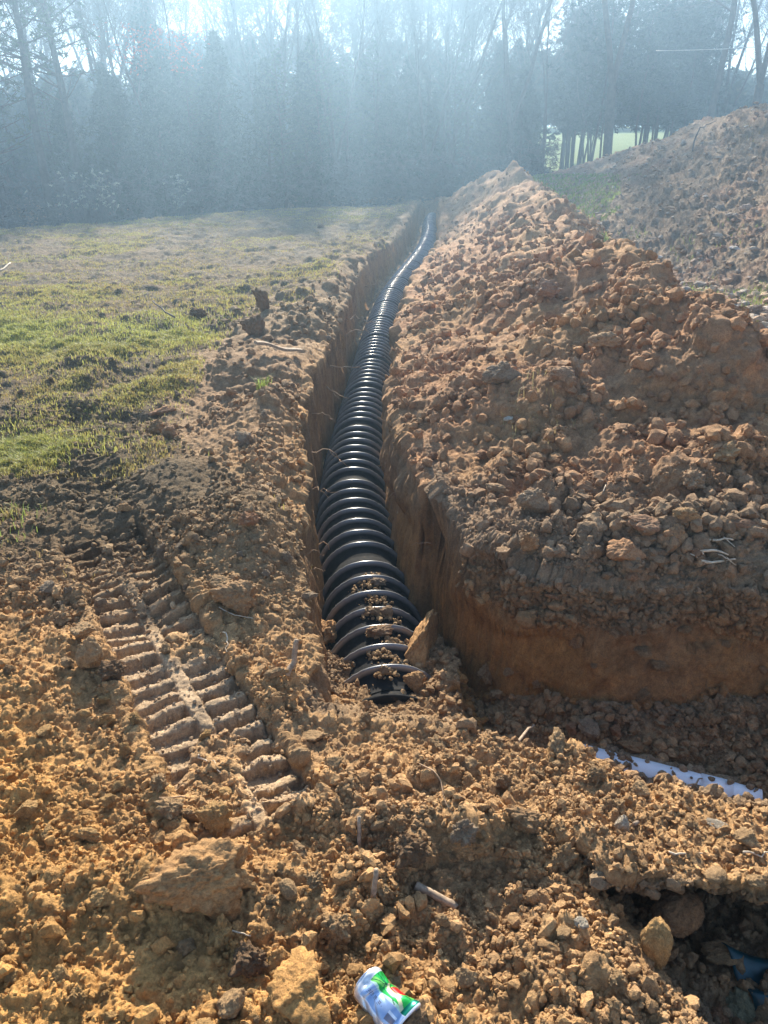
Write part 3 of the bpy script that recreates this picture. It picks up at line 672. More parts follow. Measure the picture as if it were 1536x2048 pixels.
# the ones that can be told apart: pixel, width px, colour, label, squash, shape, sink
NAMED = [
 (408, 1752, 160, (.46, .26, .11), 'large smooth brown clod with a pitted top, left of the middle foreground', (1.2, .85, .8), 3, .12),
 (612, 1965, 125, (.54, .29, .10), 'large flat topped golden clod just left of the crushed can', (1.0, 1.1, .7), 5, .15),
 (470, 2000, 60, cTAN, 'tan clod between the dark crumbly clod and the large golden clod', (.8, 1, .8), 7, .2),
 (635, 2042, 105, cGREY, 'grey weathered clod at the bottom edge below the golden clod', (1.2, .9, .5), 0, .2),
 (498, 1918, 82, cDARK, 'dark crumbly clod behind the large golden clod', (1, .9, .8), 4, .2),
 (675, 1862, 60, cTAN, 'pointed pyramid shaped clod above the crushed can', (.85, .85, 1.15), 6, .1),
 (832, 2035, 70, cBRN, 'brown clod touching the right side of the crushed can', (1.1, .9, .7), 3, .15),
 (790, 1965, 55, cBRN, 'shaded brown lump behind the crushed can', (1.2, .9, .6), 8, .3),
 (448, 1868, 52, cGOLD, 'hooked golden clod under the large smooth brown clod', (.8, .9, 1.1), 9, .1),
 (375, 1888, 40, cTAN, 'small tan clod left of the hooked golden clod', (1.1, .8, .7), 1, .2),
 (600, 1522, 44, cTAN, 'egg shaped tan clod standing upright right of the tread marks', (.75, .75, 1.1), 10, .05),
 (630, 1468, 52, cTAN, 'brick shaped tan clod lying right of the tread marks', (1.3, .7, .6), 2, .15),
 (345, 1610, 52, cTAN, 'lumpy tan clod with a twig across it below the tread marks', (1.1, 1, .8), 6, .1),
 (383, 1628, 42, cTAN, 'smooth oval clod right of the clod with the twig', (1.1, .8, .8), 0, .1),
 (436, 1640, 50, cGOLD, 'bright ochre clod at the foot of the tread marks', (.9, .9, .9), 3, .1),
 (320, 1562, 38, cTAN, 'small knobbly clod left of the foot of the tread marks', (1, 1, .8), 1, .1),
 (188, 1310, 62, cTAN, 'tall tan clod left of the tread marks beside a dark clod', (.8, .8, 1.1), 7, .2),
 (222, 1342, 60, cDARK, 'dark brown clod left of the tread marks', (1, .9, .8), 4, .15),
 (168, 1266, 38, cTAN, 'smooth tan stone in the heap of clods left of the tread marks', (.9, .9, 1), 2, .1),
 (128, 1238, 36, cTAN, 'tan clod on top of the small heap left of the tread marks', (1.1, .9, .8), 9, .1),
 (105, 1170, 40, cGREY, 'grey stone with a pale corner at the upper left of the tread marks', (1.2, .9, .7), 5, .15),
 (478, 1196, 66, cBRN, 'large rounded clod on the left bank near the trench mouth', (1.1, .9, .85), 3, .1),
 (447, 1165, 38, cTAN, 'small tan clod just above the large rounded clod on the left bank', (1, .8, .8), 2, .1),
 (553, 1343, 44, cTAN, 'tan clod near the broken root at the trench mouth', (1.2, .8, .6), 0, .1),
 (497, 1035, 46, cRED, 'reddish clod at the inner edge of the left bank', (1.1, .9, .7), 4, .15),
 (342, 866, 38, (.42, .26, .15), 'round orange clod in the rut on the left bank', (1.05, .9, .85), 8, .1),
 (318, 858, 34, cBRN, 'brown clod beside the round orange clod in the rut', (.9, 1, .9), 1, .15),
 (326, 812, 50, cRED, 'flat reddish slab above the round orange clod', (1.5, .7, .5), 5, .15),
 (250, 1015, 30, (.5, .3, .14), 'small orange clod between the meadow and the left bank', (1.1, .9, .8), 0, .1),
 (524, 612, 30, cDARK, 'dark upright clod standing on the grass near the trench', (.8, .55, 1.5), 6, .05),
 (392, 624, 42, cDARK, 'low dark clump of soil sitting in the grass', (1.3, .8, .7), 4, .2),
 (508, 660, 34, cDARK, 'dark lump of turf at the edge of the left bank', (.9, .9, 1.1), 3, .1),
 (1344, 1822, 92, (.34, .20, .10), 'big round boulder of clay inside the undercut hole', (1, .95, .98), 10, -.05),
 (1303, 1900, 74, cGOLD, 'tall sunlit ochre clod leaning at the edge of the hole', (.8, .8, 1.3), 11, .05),
 (1279, 1822, 44, cGREY, 'grey slab of stone leaning left of the round boulder', (.7, .5, 1.4), 5, .05),
 (1428, 1862, 66, cTAN, 'angular tan stone right of the round boulder', (1.2, .8, .7), 2, .05),
 (1405, 1948, 44, cRED, 'square orange clod low in the hole', (1, .9, .9), 7, .1),
 (1487, 1985, 60, (.24, .22, .13), 'greenish stone beside the teal sheet in the hole', (.8, 1.3, .8), 3, .1),
 (1235, 1960, 44, cTAN, 'small cluster like clod on the lit rim of the hole', (1, .9, .8), 1, .05),
 (1180, 1460, 36, cGREY, 'grey boulder on the floor of the side trench', (.9, .9, 1.1), 2, .05),
 (1145, 1455, 28, cRED, 'red brown clod left of the grey boulder in the side trench', (1, 1, .8), 8, .1),
 (1232, 1462, 28, cRED, 'round red clod right of the grey boulder in the side trench', (1, 1, .9), 8, .1),
 (1262, 1492, 46, cBRN, 'wide brown clod just above the white pipe', (1.3, .9, .7), 6, .1),
 (1245, 1655, 34, cPALE, 'pale yellow stone left of the thin root on the near lip', (.8, .8, 1.1), 7, .1),
 (1495, 1675, 48, cTAN, 'layered tan clod at the right edge above the hole', (1.1, .9, .8), 5, .1),
 (1440, 1645, 36, cPALE, 'flat pale stone among the crumbs above the hole', (1.4, .7, .4), 2, .1),
 (1130, 1715, 46, cTAN, 'hairy tan clod left of the ledge above the hole', (.9, .9, .95), 9, .1),
 (1160, 1850, 26, cPALE, 'small cube shaped pale stone left of the hole', (.8, .8, 1), 2, .05),
 (1000, 1560, 48, cBRN, 'dark lumpy clod in the middle of the near lip', (1.1, .9, .9), 4, .15),
 (1050, 1630, 64, cBRN, 'shaded brown clod on the slope left of the thin root', (1.1, .9, .8), 6, .2),
 (930, 1530, 50, cTAN, 'broad tan clod on the crest right of the tread marks', (1.1, .9, .7), 3, .2),
 (820, 1700, 78, cDARK, 'big dark crumbling clod above the short stick', (1, .9, .9), 4, .15),
 (925, 1660, 54, cGREY, 'grey brown clod in the shaded hollow above the short stick', (1, .9, .8), 9, .1),
 (918, 1800, 26, cTAN, 'small rounded stone past the end of the short stick', (.8, .8, 1), 1, .1),
 (890, 1840, 30, cTAN, 'small tan clod in the shade under the short stick', (.9, .9, .9), 0, .1),
 (1245, 1098, 70, (.44, .24, .12), 'large orange clod at the foot of the soil heap', (1.15, .85, .7), 5, .05),
 (1348, 1078, 50, (.42, .25, .13), 'tall orange lump beside the large orange clod', (.8, .9, 1), 3, .1),
 (1295, 1045, 60, (.36, .21, .12), 'smooth faced brown block at the foot of the soil heap', (1.2, .8, .8), 2, .15),
 (1377, 1032, 46, cTAN, 'tan clod on the lower slope of the soil heap', (1.1, .9, .8), 0, .05),
 (1385, 968, 50, (.40, .26, .15), 'rounded brown clod above the tan clod on the soil heap', (1, 1, .8), 1, .1),
 (1452, 908, 44, cTAN, 'round clod near the right edge of the soil heap', (1, 1, .8), 9, .1),
 (1483, 1045, 70, (.36, .21, .12), 'long log shaped clod at the right foot of the soil heap', (1.7, .6, .6), 7, .1),
 (1055, 1092, 38, (.44, .28, .15), 'knobbly orange clod on top of the cut bank', (.8, .8, 1), 6, .0),
 (1008, 1103, 28, (.46, .29, .16), 'smaller orange clod left of the knobbly one on the cut bank', (1.1, .8, .7), 2, .1),
 (1020, 836, 18, (.62, .56, .46), 'small white stone shining on the slope of the soil heap', (1.1, .8, .9), 2, .1),
 (1065, 1000, 60, (.34, .24, .15), 'leaning slab of soil on the heap above the cut bank', (1.1, .6, 1), 5, .15),
 (1000, 975, 44, (.42, .27, .15), 'flat clod at the lower left of the soil heap', (1.3, .9, .6), 0, .1),
 (1130, 750, 46, (.38, .24, .14), 'big brown lump of the soil heap beside a pointed one', (1.1, .9, .8), 3, .15),
 (1152, 738, 28, (.42, .29, .18), 'pointed tan clod halfway up the soil heap', (.8, .8, 1.2), 6, .1),
 (1000, 745, 74, (.27, .19, .12), 'large grassy slab of topsoil leaning on the soil heap', (1.3, .7, .9), 5, .2),
 (1210, 680, 56, (.38, .25, .14), 'lump on the shoulder of the soil heap', (1.2, .9, .8), 0, .2),
 (1090, 580, 58, (.35, .22, .14), 'grey brown hump on the upper soil heap', (1.2, .9, .9), 4, .2),
 (1510, 622, 26, (.32, .24, .18), 'brown clod on the flat ground behind the soil heap', (1, 1, .8), 8, .1),
 (1468, 607, 20, (.55, .48, .40), 'flat pale stone on the flat ground behind the soil heap', (1.5, 1, .5), 2, .2),
 (1470, 490, 22, (.55, .48, .42), 'pale flat rock beside the grass tuft on the dirt hill', (1.5, 1, .5), 5, .2),
 (1490, 415, 24, (.50, .38, .30), 'pinkish rock high on the dirt hill', (1.3, 1, .7), 0, .1),
]
def pxsize(p, px):
    return px * (p[1] * cp - (p[2] - CAM_H) * sp) / FPX
PITP = {(1344, 1822): (.745, 1.285, -.17), (1279, 1822): (.655, 1.26, -.20), (1428, 1862): (.86, 1.235, -.22), (1405, 1948): (.80, 1.10, -.25), (1487, 1985): (.855, 1.10, -.26)}
for u, v, w, c_, lab, sq, sh, sk in NAMED:
    p, n = on_surface(u, v + w * .18, 4)
    if (u, v) in PITP: p = np.array(PITP[(u, v)])
    sz = pxsize(p, w); m_ = max(sq[0], .9)
    dark_ = cat_ = 'stone' if ('stone' in lab or 'rock' in lab or 'boulder' in lab) else 'clod'
    put_clod(p, sz / m_ * 1.12, c_, lab, None, sh, (random.uniform(-.2, .2), random.uniform(-.2, .2), random.uniform(-.5, .5)), sq, sk, cat=cat_, name=cat_)
    used_px.append((u, v, w * .5))
# clods fallen on the ribs 
def fallen(x, y, z, sz, c_, lab, sq, sh, rot=None):
    o = put_clod((x, y, z), sz, c_, lab, None, sh, rot or (0, 0, random.uniform(-.5, .5)), sq, .25, 'clod', 'clod')
    return o
fallen(.19, 2.98, -.50, .27, (.46, .26, .11), 'long orange slab of soil fallen against the right side of the drain', (.50, 1.25, .75), 5, (.25, -.1, -.50))
fallen(.24, 2.72, -.60, .17, (.44, .25, .11), 'smooth orange block under the long fallen slab', (1, .9, .9), 2)
fallen(-.30, 3.22, -.62, .20, (.42, .24, .11), 'crumbly orange clod wedged left of the drain mouth', (.8, 1, .8), 4)
fallen(-.25, 3.02, -.66, .15, (.40, .23, .11), 'smaller orange clod in front of the wedged one left of the drain', (1, .9, .8), 0)
fallen(-.32, 3.46, -.74, .13, (.27, .19, .12), 'grey clod against the left wall beside the drain', (1, .9, .8), 9)
fallen(-.06, 3.22, -.462, .10, (.36, .25, .15), 'crumbled soil sitting on a rib of the drain', (1.1, .7, .45), 4)
fallen(.02, 3.22, -.462, .06, (.38, .26, .16), 'small clod beside the crumbled soil on the drain', (1, .8, .7), 3)
fallen(-.02, 3.05, -.468, .13, (.34, .22, .13), 'brown clod lying between two ribs of the drain', (1.1, .7, .5), 6)
fallen(-.03, 3.52, -.468, .10, (.27, .20, .14), 'grey crumbly clod on the crown of the drain', (1.1, .7, .4), 1)
fallen(.0, 2.72, -.455, .05, (.42, .31, .2), 'round tan stone between the last two ribs', (1, .9, .9), 1)
fallen(-.19, 2.52, -.52, .19, (.44, .26, .12), 'orange clod at the buried left end of the drain', (1.2, .8, .6), 4)
fallen(.14, 2.68, -.50, .09, (.44, .27, .13), 'orange lump right of the last ribs', (.9, .9, 1), 3)
# about two hundred further clods, described by where they lie
def zone_of(p, i, u, v):
    x, y = p[0], p[1]
    if pit_m[i]: return 'in the hole at the lower right', cBRN
    if f[i] > .3 and y < 3.3 and x > .25: return 'on the floor of the side trench', cBRN
    if f[i] > .3: return None, None
    if heap[i]: return ('on the near slope of the soil heap' if y < 5 else 'on the far slope of the soil heap'), cRED
    if hillm[i] > .4: return 'on the dirt hill at the right', (.33, .25, .18)
    if x > rx[i] and y > 4: return 'on the flat ground behind the soil heap', (.33, .25, .18)
    if meadow[i] > .5: return 'in the patchy grass of the meadow', cDARK
    if dl[i] > 0 and dl[i] < 1.2 and y > 2.4: return 'on the bank along the left of the trench', cGREY
    if inT[i] > .3: return None, None
    if y > 2.0: return 'beside the upper tread marks', cTAN
    if x < -.35: return 'in the golden loose soil at the lower left', cGOLD
    if x < .35: return 'in the loose soil around the crushed can', cTAN
    return 'on the near lip above the hole', cTAN
cnt = 0
tries = 0
while cnt < 215 and tries < 9000:
    tries += 1
    u = random.uniform(-40, 1576); v = 1024 + 1060 * (random.random() ** .75) * random.choice([1, 1, 1, -.55]); 
    if v > 2080 or v < 420: continue
    w = random.choice([18, 22, 26, 30, 36, 44]) * (1.0 if v > 1300 else .75 if v > 800 else .5)
    if any((u - a_) ** 2 + (v - b_) ** 2 < (c_ + w * .6) ** 2 for a_, b_, c_ in used_px): continue
    if abs(u - 762) < 70 and abs(v - 2000) < 70: continue
    d2 = (PU[_cand] - u) ** 2 + (PV[_cand] - v) ** 2; k = np.nonzero(d2 < 16)[0]
    if not len(k): continue
    i = _cand[k[np.argmin(PD[_cand[k]])]]
    zn, c_ = zone_of(P[i], i, u, v)
    if zn is None or (zn.startswith('in the patchy') and random.random() < .75): continue
    big = 'fist sized' if pxsize(P[i], w) > .055 else 'egg sized' if pxsize(P[i], w) > .035 else 'walnut sized'
    if heap[i] or hillm[i] > .4: big = 'head sized' if pxsize(P[i], w) > .14 else big
    jit = [1 + random.uniform(-.12, .12)] * 3; cc = tuple(a_ * b_ for a_, b_ in zip(c_, jit))
    lab = '%s clod of soil lying %s' % (big, zn)
    put_clod(P[i], pxsize(P[i], w), cc, lab, '%s clods %s' % (big, zn), None, None, (random.uniform(.85, 1.3), random.uniform(.7, 1), random.uniform(.55, .95)), random.uniform(.1, .3))
    used_px.append((u, v, w * .5)); cnt += 1
# finer crumbs: nobody could count these
def crumbs(name, label, idxs, sizes, cols, sub_, seed, lift=.3, flat=1, sm=False):
    g = np.random.default_rng(seed); n = len(idxs); T = [rock_shape(900 + seed * 10 + k, sub_, 7 + k % 4, .28 if sub_ == 1 else .42, 0, .0) for k in range(8)]
    Vs, Fs, Cs = [], [], []; off = 0
    for k in range(8):
        ii = np.arange(k, n, 8); V, Fc = T[k]; m_ = len(ii)
        if not m_: continue
        # random rotations
        q_ = g.normal(size=(m_, 4)); q_ /= np.linalg.norm(q_, axis=1, keepdims=True); a_, b_, c_, d_ = q_.T
        Rm = np.stack([1 - 2 * (c_ * c_ + d_ * d_), 2 * (b_ * c_ - a_ * d_), 2 * (b_ * d_ + a_ * c_), 2 * (b_ * c_ + a_ * d_), 1 - 2 * (b_ * b_ + d_ * d_), 2 * (c_ * d_ - a_ * b_), 2 * (b_ * d_ - a_ * c_), 2 * (c_ * d_ + a_ * b_), 1 - 2 * (b_ * b_ + c_ * c_)], 1).reshape(m_, 3, 3)
        S = (sizes[ii, None] / 2 * g.uniform(.65, 1.15, (m_, 3)))
        W = np.einsum('mij,mvj->mvi', Rm, V[None] * S[:, None]) + (P[idxs[ii]] + Nn[idxs[ii]] * (sizes[ii, None] / 2 * lift))[:, None]
        if flat != 1: c3 = W.mean(1, keepdims=True); W[:, :, 2:] = c3[:, :, 2:] + (W[:, :, 2:] - c3[:, :, 2:]) * flat
        Vs.append(W.reshape(-1, 3)); Fs.append((Fc[None] + (off + np.arange(m_) * len(V))[:, None, None]).reshape(-1, 3)); off += m_ * len(V)
        Cs.append(np.repeat(cols[ii], len(V), 0))
    me = make_mesh(name, np.concatenate(Vs), np.concatenate(Fs).astype(np.int32), sm, np.clip(np.concatenate(Cs), .02, .8))
    o = link(name, me, M['soil']); tag(o, label, name.replace('_', ' '), kind='stuff'); return o
scr = (PU > -120) & (PU < 1660) & (PV < 2160) & okv
def pick(mask, n, w=None, seed=1):
    ix = np.nonzero(mask & scr)[0]; g = np.random.default_rng(seed)
    ww = (np.ones(len(ix)) if w is None else w[ix].astype(float)); ww = np.maximum(ww, 1e-6); ww /= ww.sum()
    return g.choice(ix, n, p=ww)
loose = (meadow < .5) & ~(wl > .3)
clus = .15 + patch * patch2 * 1.6
dens = (1 - .9 * flatT) * clus * (1 + 1.0 * (f > .1))
area = (PD ** 2)
def csz(g, n, a_, b_, e_=2.2): return a_ + (b_ - a_) * g.random(n) ** e_
g = np.random.default_rng(5)
i1 = pick(loose & (Y < 3.6), 52000, .35 + dens, 2); s1 = csz(g, len(i1), .005, .024, 3.0)
crumbs('soil_crumbs', 'loose soil crumbs scattered over the bare ground nearest the camera', i1, s1, Cc[i1] * g.uniform(.8, 1.3, (len(i1), 1)), 1, 1)
i2 = pick(loose & (Y < 3.4), 1300, dens, 3); s2 = csz(g, len(i2), .020, .055, 2.2)
crumbs('rubble', 'small lumps of soil strewn among the crumbs in the foreground', i2, s2, Cc[i2] * g.uniform(.85, 1.25, (len(i2), 1)), 2, 2, .5)
i3 = pick(loose & (Y > 2.4) & (Y < 9) & ~((X < xc) & (Y < 3.2)), 12000, (.08 + patch * patch2), 4); s3 = csz(g, len(i3), .008, .075, 5.0) * (1 + .10 * np.clip(Y[i3] - 3, 0, 6)) * np.where(heap[i3], 1.25, .8)
crumbs('heap_rubble', 'loose lumps covering the soil heap and the left bank', i3, s3, Cc[i3] * g.uniform(.8, 1.3, (len(i3), 1)), 2, 3, .3)
i4 = pick(loose & (hillm < .3) & (Y > 8) & (Y < 40), 4500, None, 5); s4 = csz(g, len(i4), .03, .16, 3.2) * np.where(heap[i4], 1.0, .42)
crumbs('distant_rubble', 'lumps and chips of stone on the far heap and dirt hill', i4, s4, Cc[i4] * np.where(g.random((len(i4), 1)) < .06, 1.7, g.uniform(.8, 1.3, (len(i4), 1))), 2, 4, .3)
i8 = pick((meadow > .4) & (Y < 9), 6000, .3 + patch, 12); s8 = csz(g, len(i8), .008, .05, 3.0)
crumbs('meadow_crumbs', 'crumbs of dark topsoil lying between the grass of the meadow', i8, s8, Cc[i8] * g.uniform(.8, 1.4, (len(i8), 1)), 1, 11, .35)
i6 = pick((hillm > .2) | ((X > rx + .5) & (Y > 4) & (Y < 40)), 9000, None, 9); s6 = csz(g, len(i6), .025, .20, 3.0)
crumbs('hill_rubble', 'chips of stone and soil strewn down the dirt hill', i6, s6, np.where(g.random((len(i6), 1)) < .22, np.array([[.42, .35, .28]]), Cc[i6] * 1.2) * g.uniform(.7, 1.3, (len(i6), 1)), 1, 7, .4, .7)
i7 = pick((steep > .3) & (f > .02) & (cutband < .4) & (X > .2) & (Y < 4), 2600, None, 10); s7 = csz(g, len(i7), .01, .05, 1.8)
crumbs('bank_rubble', 'lumps of topsoil sticking out of the upper cut bank', i7, s7, Cc[i7] * g.uniform(.8, 1.25, (len(i7), 1)), 2, 8, .2)
i5 = pick((f > .9) & (Y < 3.4) & (X > .2) | pit_m, 2200, None, 6); s5 = csz(g, len(i5), .012, .06, 2)
crumbs('trench_rubble', 'crumbs fallen to the floor of the side trench and the hole', i5, s5, Cc[i5] * g.uniform(.8, 1.3, (len(i5), 1)), 2, 5, .5)

i9 = pick((Y > 1.2) & (Y < 1.75) & (X > .42), 9000, .5 + patch2, 14); s9 = csz(g, len(i9), .005, .034, 3.2)
crumbs('ledge_crumbs', 'loose crumbs and flakes of soil lying on the ledge above the hole', i9, s9, Cc[i9] * g.uniform(.75, 1.3, (len(i9), 1)), 1, 15)
# crumbs lying on the white pipe
def pipe_crumbs():
    g = np.random.default_rng(12); V, Fc = rock_shape(77, 2, 9, .2, 0, .2); Vs, Fs, Cs = [], [], []; off = 0
    for k in range(300):
        t_ = g.uniform(.02, .98); side = g.choice([-1, 1], p=[.35, .65]); an = abs(g.normal(0, .35)) if g.random() < .06 else g.uniform(.95, 1.5)
        if .22 < t_ < .36 and g.random() < .7: an = g.uniform(0, .8)
        if t_ > .93: an = g.uniform(0, 1.2)
        c_ = p0 + (p1 - p0) * t_; pr_ = np.array([-dj[1], dj[0], 0]) * side
        pos = c_ + (pr_ * math.sin(an) + np.array([0, 0, 1]) * math.cos(an)) * .058
        s_ = g.uniform(.006, .02) * (1.6 if an > .8 else 1)
        a_, b_ = g.uniform(0, 6.28, 2); Rz = np.array(Euler((a_, b_, a_ * b_)).to_matrix())
        Vs.append((V * s_ * g.uniform(.6, 1.1, 3)) @ Rz.T + pos); Fs.append(Fc + off); off += len(V); Cs.append(np.repeat((np.array([[.33, .23, .14]]) * g.uniform(.8, 1.2)), len(V), 0))
    o = link('pipe_crumbs', make_mesh('pipe_crumbs', np.concatenate(Vs), np.concatenate(Fs).astype(np.int32), False, np.concatenate(Cs)), M['soil'])
    tag(o, 'soil crumbs lying over the white pipe', 'soil crumbs', kind='stuff')
pipe_crumbs()
def drain_crumbs():
    g = np.random.default_rng(19); V, Fc = rock_shape(78, 2, 8, .4, 0, .1); Vs, Fs, Cs = [], [], []; off = 0
    cen = [(3.60, .02), (3.50, -.04), (3.36, .0), (3.22, -.02), (3.20, .05), (3.05, .0), (2.98, .07), (2.88, -.02), (2.80, .08), (2.74, .0)]
    for k in range(620):
        c_ = cen[int(g.integers(0, len(cen)))]; sp_ = .035 if g.random() < .8 else .14
        y = c_[0] + g.normal(0, .022); x_off = c_[1] + g.normal(0, sp_)
        if abs(x_off) > .22: continue
        zz_ = BASEZ + .03 + HT * max(0, 1 - (abs(x_off) / HW) ** 2) ** .47 - .012
        s_ = g.uniform(.003, .014) if sp_ < .1 else g.uniform(.002, .005)
        Rz = np.array(Euler(tuple(g.uniform(0, 6.28, 3))).to_matrix())
        Vs.append((V * s_ * g.uniform(.6, 1.1, 3)) @ Rz.T + np.array([float(path_x(y)) + x_off, y, zz_ + s_ * .5 + .012 * g.random() * (sp_ < .1)])); Fs.append(Fc + off); off += len(V); Cs.append(np.repeat(np.array([[.38, .25, .13]]) * g.uniform(.7, 1.2), len(V), 0))
    o = link('drain_crumbs', make_mesh('drain_crumbs', np.concatenate(Vs), np.concatenate(Fs).astype(np.int32), False, np.concatenate(Cs)), M['soil'])
    tag(o, 'soil crumbs caught between the ribs at the near end of the drain', 'soil crumbs', kind='stuff')
drain_crumbs()

# ------------------------------------------------------------------ sticks, roots, sheet, can
def bent(p, q, n=9, bow=.05, seed=0, up=0):
    g = np.random.default_rng(seed); p, q = np.array(p, float), np.array(q, float); L_ = np.linalg.norm(q - p); t_ = np.linspace(0, 1, n)[:, None]
    pts = p + (q - p) * t_; w_ = np.cumsum(g.normal(size=(n, 3)), 0); w_ -= w_[0] + (w_[-1] - w_[0]) * t_
    pts += w_ * bow * L_ * .25; pts[:, 2] += up * L_ * (t_[:, 0] * (1 - t_[:, 0])) * 4; return pts
def stick(name, pts, r0, r1, mat, label, cat, group=None, n=8, twigs=()):
    V, fs = polytube(pts, np.linspace(r0, r1, len(pts)), n)
    V = V + .12 * r0 * fbm(V.astype(F4), r0 * 2.5, 2, 7)[:, None]
    Vs, Fq, Ft = [V], [fs[0]], fs[1:]
    for tp, tr in twigs:
        v2, f2 = polytube(tp, np.linspace(tr, tr * .4, len(tp)), 5); o_ = sum(len(x_) for x_ in Vs); Vs.append(v2); Fq.append(f2[0] + o_); Ft += [x_ + o_ for x_ in f2[1:]]
    me = make_mesh(name, np.concatenate(Vs), [np.concatenate(Fq).astype(np.int32), np.concatenate(Ft).astype(np.int32)])
    o = link(name, me, mat); tag(o, label, cat, group); return o
def sp3(u, v, dz=0): p, n = on_surface(u, v, 4); return p + np.array([0, 0, dz])
a, b = sp3(832, 1775, .012), sp3(912, 1818, .010)
stick('stick', bent(a, b, 9, .06, 1), .011, .0095, M['stick'], 'short thick broken stick lying in the shade right of the middle', 'stick')
a = sp3(590, 1340, -.02); b = a + np.array([.012, .03, .13]); cc_ = a + np.array([-.02, -.035, -.0])
stick('root', np.concatenate([bent(cc_ + np.array([0, 0, .03]), a + np.array([0, 0, .05]), 4, .1, 3), bent(a + np.array([.004, .004, .06]), b, 6, .08, 2)]), .011, .008, M['stick'], 'bent pale broken root standing up at the trench mouth', 'root')
a, b = sp3(1270, 1655, .015), sp3(1402, 1570, .03); mid_ = (a + b) / 2 + np.array([0, 0, .02])
pts = np.concatenate([bent(a, mid_, 6, .05, 4), bent(mid_, b, 7, .05, 5)[1:]])
stick('root', pts, .0055, .0022, M['stick'], 'long thin curved root lying across the near lip below the white pipe', 'root', twigs=[(bent(pts[3], pts[3] + np.array([-.03, .02, .03]), 5, .1, 6), .0016)])
a, b = sp3(1335, 1712, .02), sp3(1405, 1710, .01)
stick('root', bent(a, b, 7, .1, 8), .0028, .0016, M['palewood'], 'thin pale root along the ledge of the hole', 'root')
a, b = sp3(1480, 1718, .03), sp3(1560, 1716, .02)
stick('root', bent(a, b, 8, .25, 9), .0028, .0016, M['palewood'], 'wavy thin root above the hole at the right edge', 'root')
a, b = sp3(1020, 1495, -.005), sp3(1062, 1470, .06)
stick('stick', bent(a, b, 6, .08, 10), .006, .003, M['stick'], 'short twig poking from the crest of the near lip', 'twig')
a, b = sp3(716, 1690, 0), sp3(716, 1655, .045)
stick('stick', bent(a, b, 5, .06, 11), .0055, .005, M['stick'], 'small upright stub of wood left of the big dark crumbling clod', 'stick')
a, b = sp3(745, 1795, 0), sp3(750, 1765, .045)
stick('stick', bent(a, b, 5, .06, 12), .007, .006, M['stick'], 'small upright stub of wood above the pointed clod', 'stick')
a, b = sp3(455, 1868, .01), sp3(500, 1885, .02)
stick('root', bent(a, b, 7, .08, 13), .0022, .0014, M['palewood'], 'thin whitish rootlet beside the hooked golden clod', 'root')
a, b = sp3(322, 1610, .03), sp3(372, 1610, .03)
stick('root', bent(a, b, 6, .12, 14), .003, .002, M['root'], 'short reddish twig across the lumpy clod below the tread marks', 'twig')
a, b = sp3(396, 1515, .012), sp3(440, 1553, .012)
stick('root', bent(a, b, 9, .3, 15), .0026, .0014, M['palewood'], 'thin crooked rootlet in the lower tread marks', 'root')
a, b = sp3(447, 1265, .01), sp3(455, 1312, .012)
stick('root', bent(a, b, 9, .3, 16), .0026, .0016, M['palewood'], 'wavy pale rootlet right of the tread marks', 'root')
a, b = sp3(440, 1215, .01), sp3(505, 1238, .01)
stick('root', bent(a, b, 7, .1, 17), .0022, .0014, M['palewood'], 'thin straight rootlet on the left bank below the rounded clod', 'root')
a, b = sp3(845, 1545, .03), sp3(900, 1622, .0)
stick('root', bent(a, b, 10, .25, 18), .0024, .0013, M['root'], 'drooping thin root on the slope below the crest', 'root')
# board on the left bank
def plank(p, q, w, th, label):
    p, q = np.array(p), np.array(q); d_ = (q - p); L_ = np.linalg.norm(d_); d_ /= L_; s_ = np.cross(d_, [0, 0, 1]); s_ /= np.linalg.norm(s_); u_ = np.cross(s_, d_)
    V, Fq = [], []; n_ = 9
    g = np.random.default_rng(3)
    for k in range(n_):
        c_ = p + d_ * L_ * k / (n_ - 1) + u_ * .01 * math.sin(k); ww = w * (1 - .12 * g.random()); hh = th * (1 - .2 * g.random())
        for a_, b_ in ((-.5, -.5), (.5, -.5), (.5, .35), (.35, .5), (-.35, .5), (-.5, .35)): V.append(c_ + s_ * ww * a_ + u_ * hh * b_)
    i = np.arange(6); j = (i + 1) % 6
    F_ = np.concatenate([np.stack([k * 6 + i, k * 6 + j, (k + 1) * 6 + j, (k + 1) * 6 + i], -1) for k in range(n_ - 1)] )
    caps = np.array([[3, 2, 1, 0], [5, 4, 3, 0]]); c2_ = np.array([[0, 1, 2, 3], [0, 3, 4, 5]]) + (n_ - 1) * 6
    o = link('broken_board', make_mesh('broken_board', np.array(V), np.concatenate([F_, caps, c2_]).astype(np.int32), False), M['stick']); tag(o, label, 'board'); return o
plank(sp3(512, 704, .09), sp3(606, 720, .07), .07, .025, 'weathered broken board lying on the left bank')
# pale torn wood fibres on the cut bank
a = sp3(1400, 1092, .02)
for k, (u0, v0, u1, v1) in enumerate([(1392, 1088, 1462, 1090), (1395, 1106, 1452, 1120), (1402, 1128, 1468, 1128), (1388, 1080, 1402, 1120)]):
    stick('root', bent(sp3(u0, v0, .02), sp3(u1, v1, .03), 8, .12, 30 + k), .007, .003, M['palewood'], ['upper pale torn root lying on the cut bank at the right', 'middle pale torn root slanting down the cut bank', 'lowest pale torn root lying flat on the cut bank', 'pale root stub tying the torn roots together at their left end'][k], 'root', 'pale torn roots on the cut bank', twigs=[(bent(sp3(u1 - 20, v1, .03), sp3(u1 + 6, v1 + 10, .02), 5, .2, 40 + k), .003)])
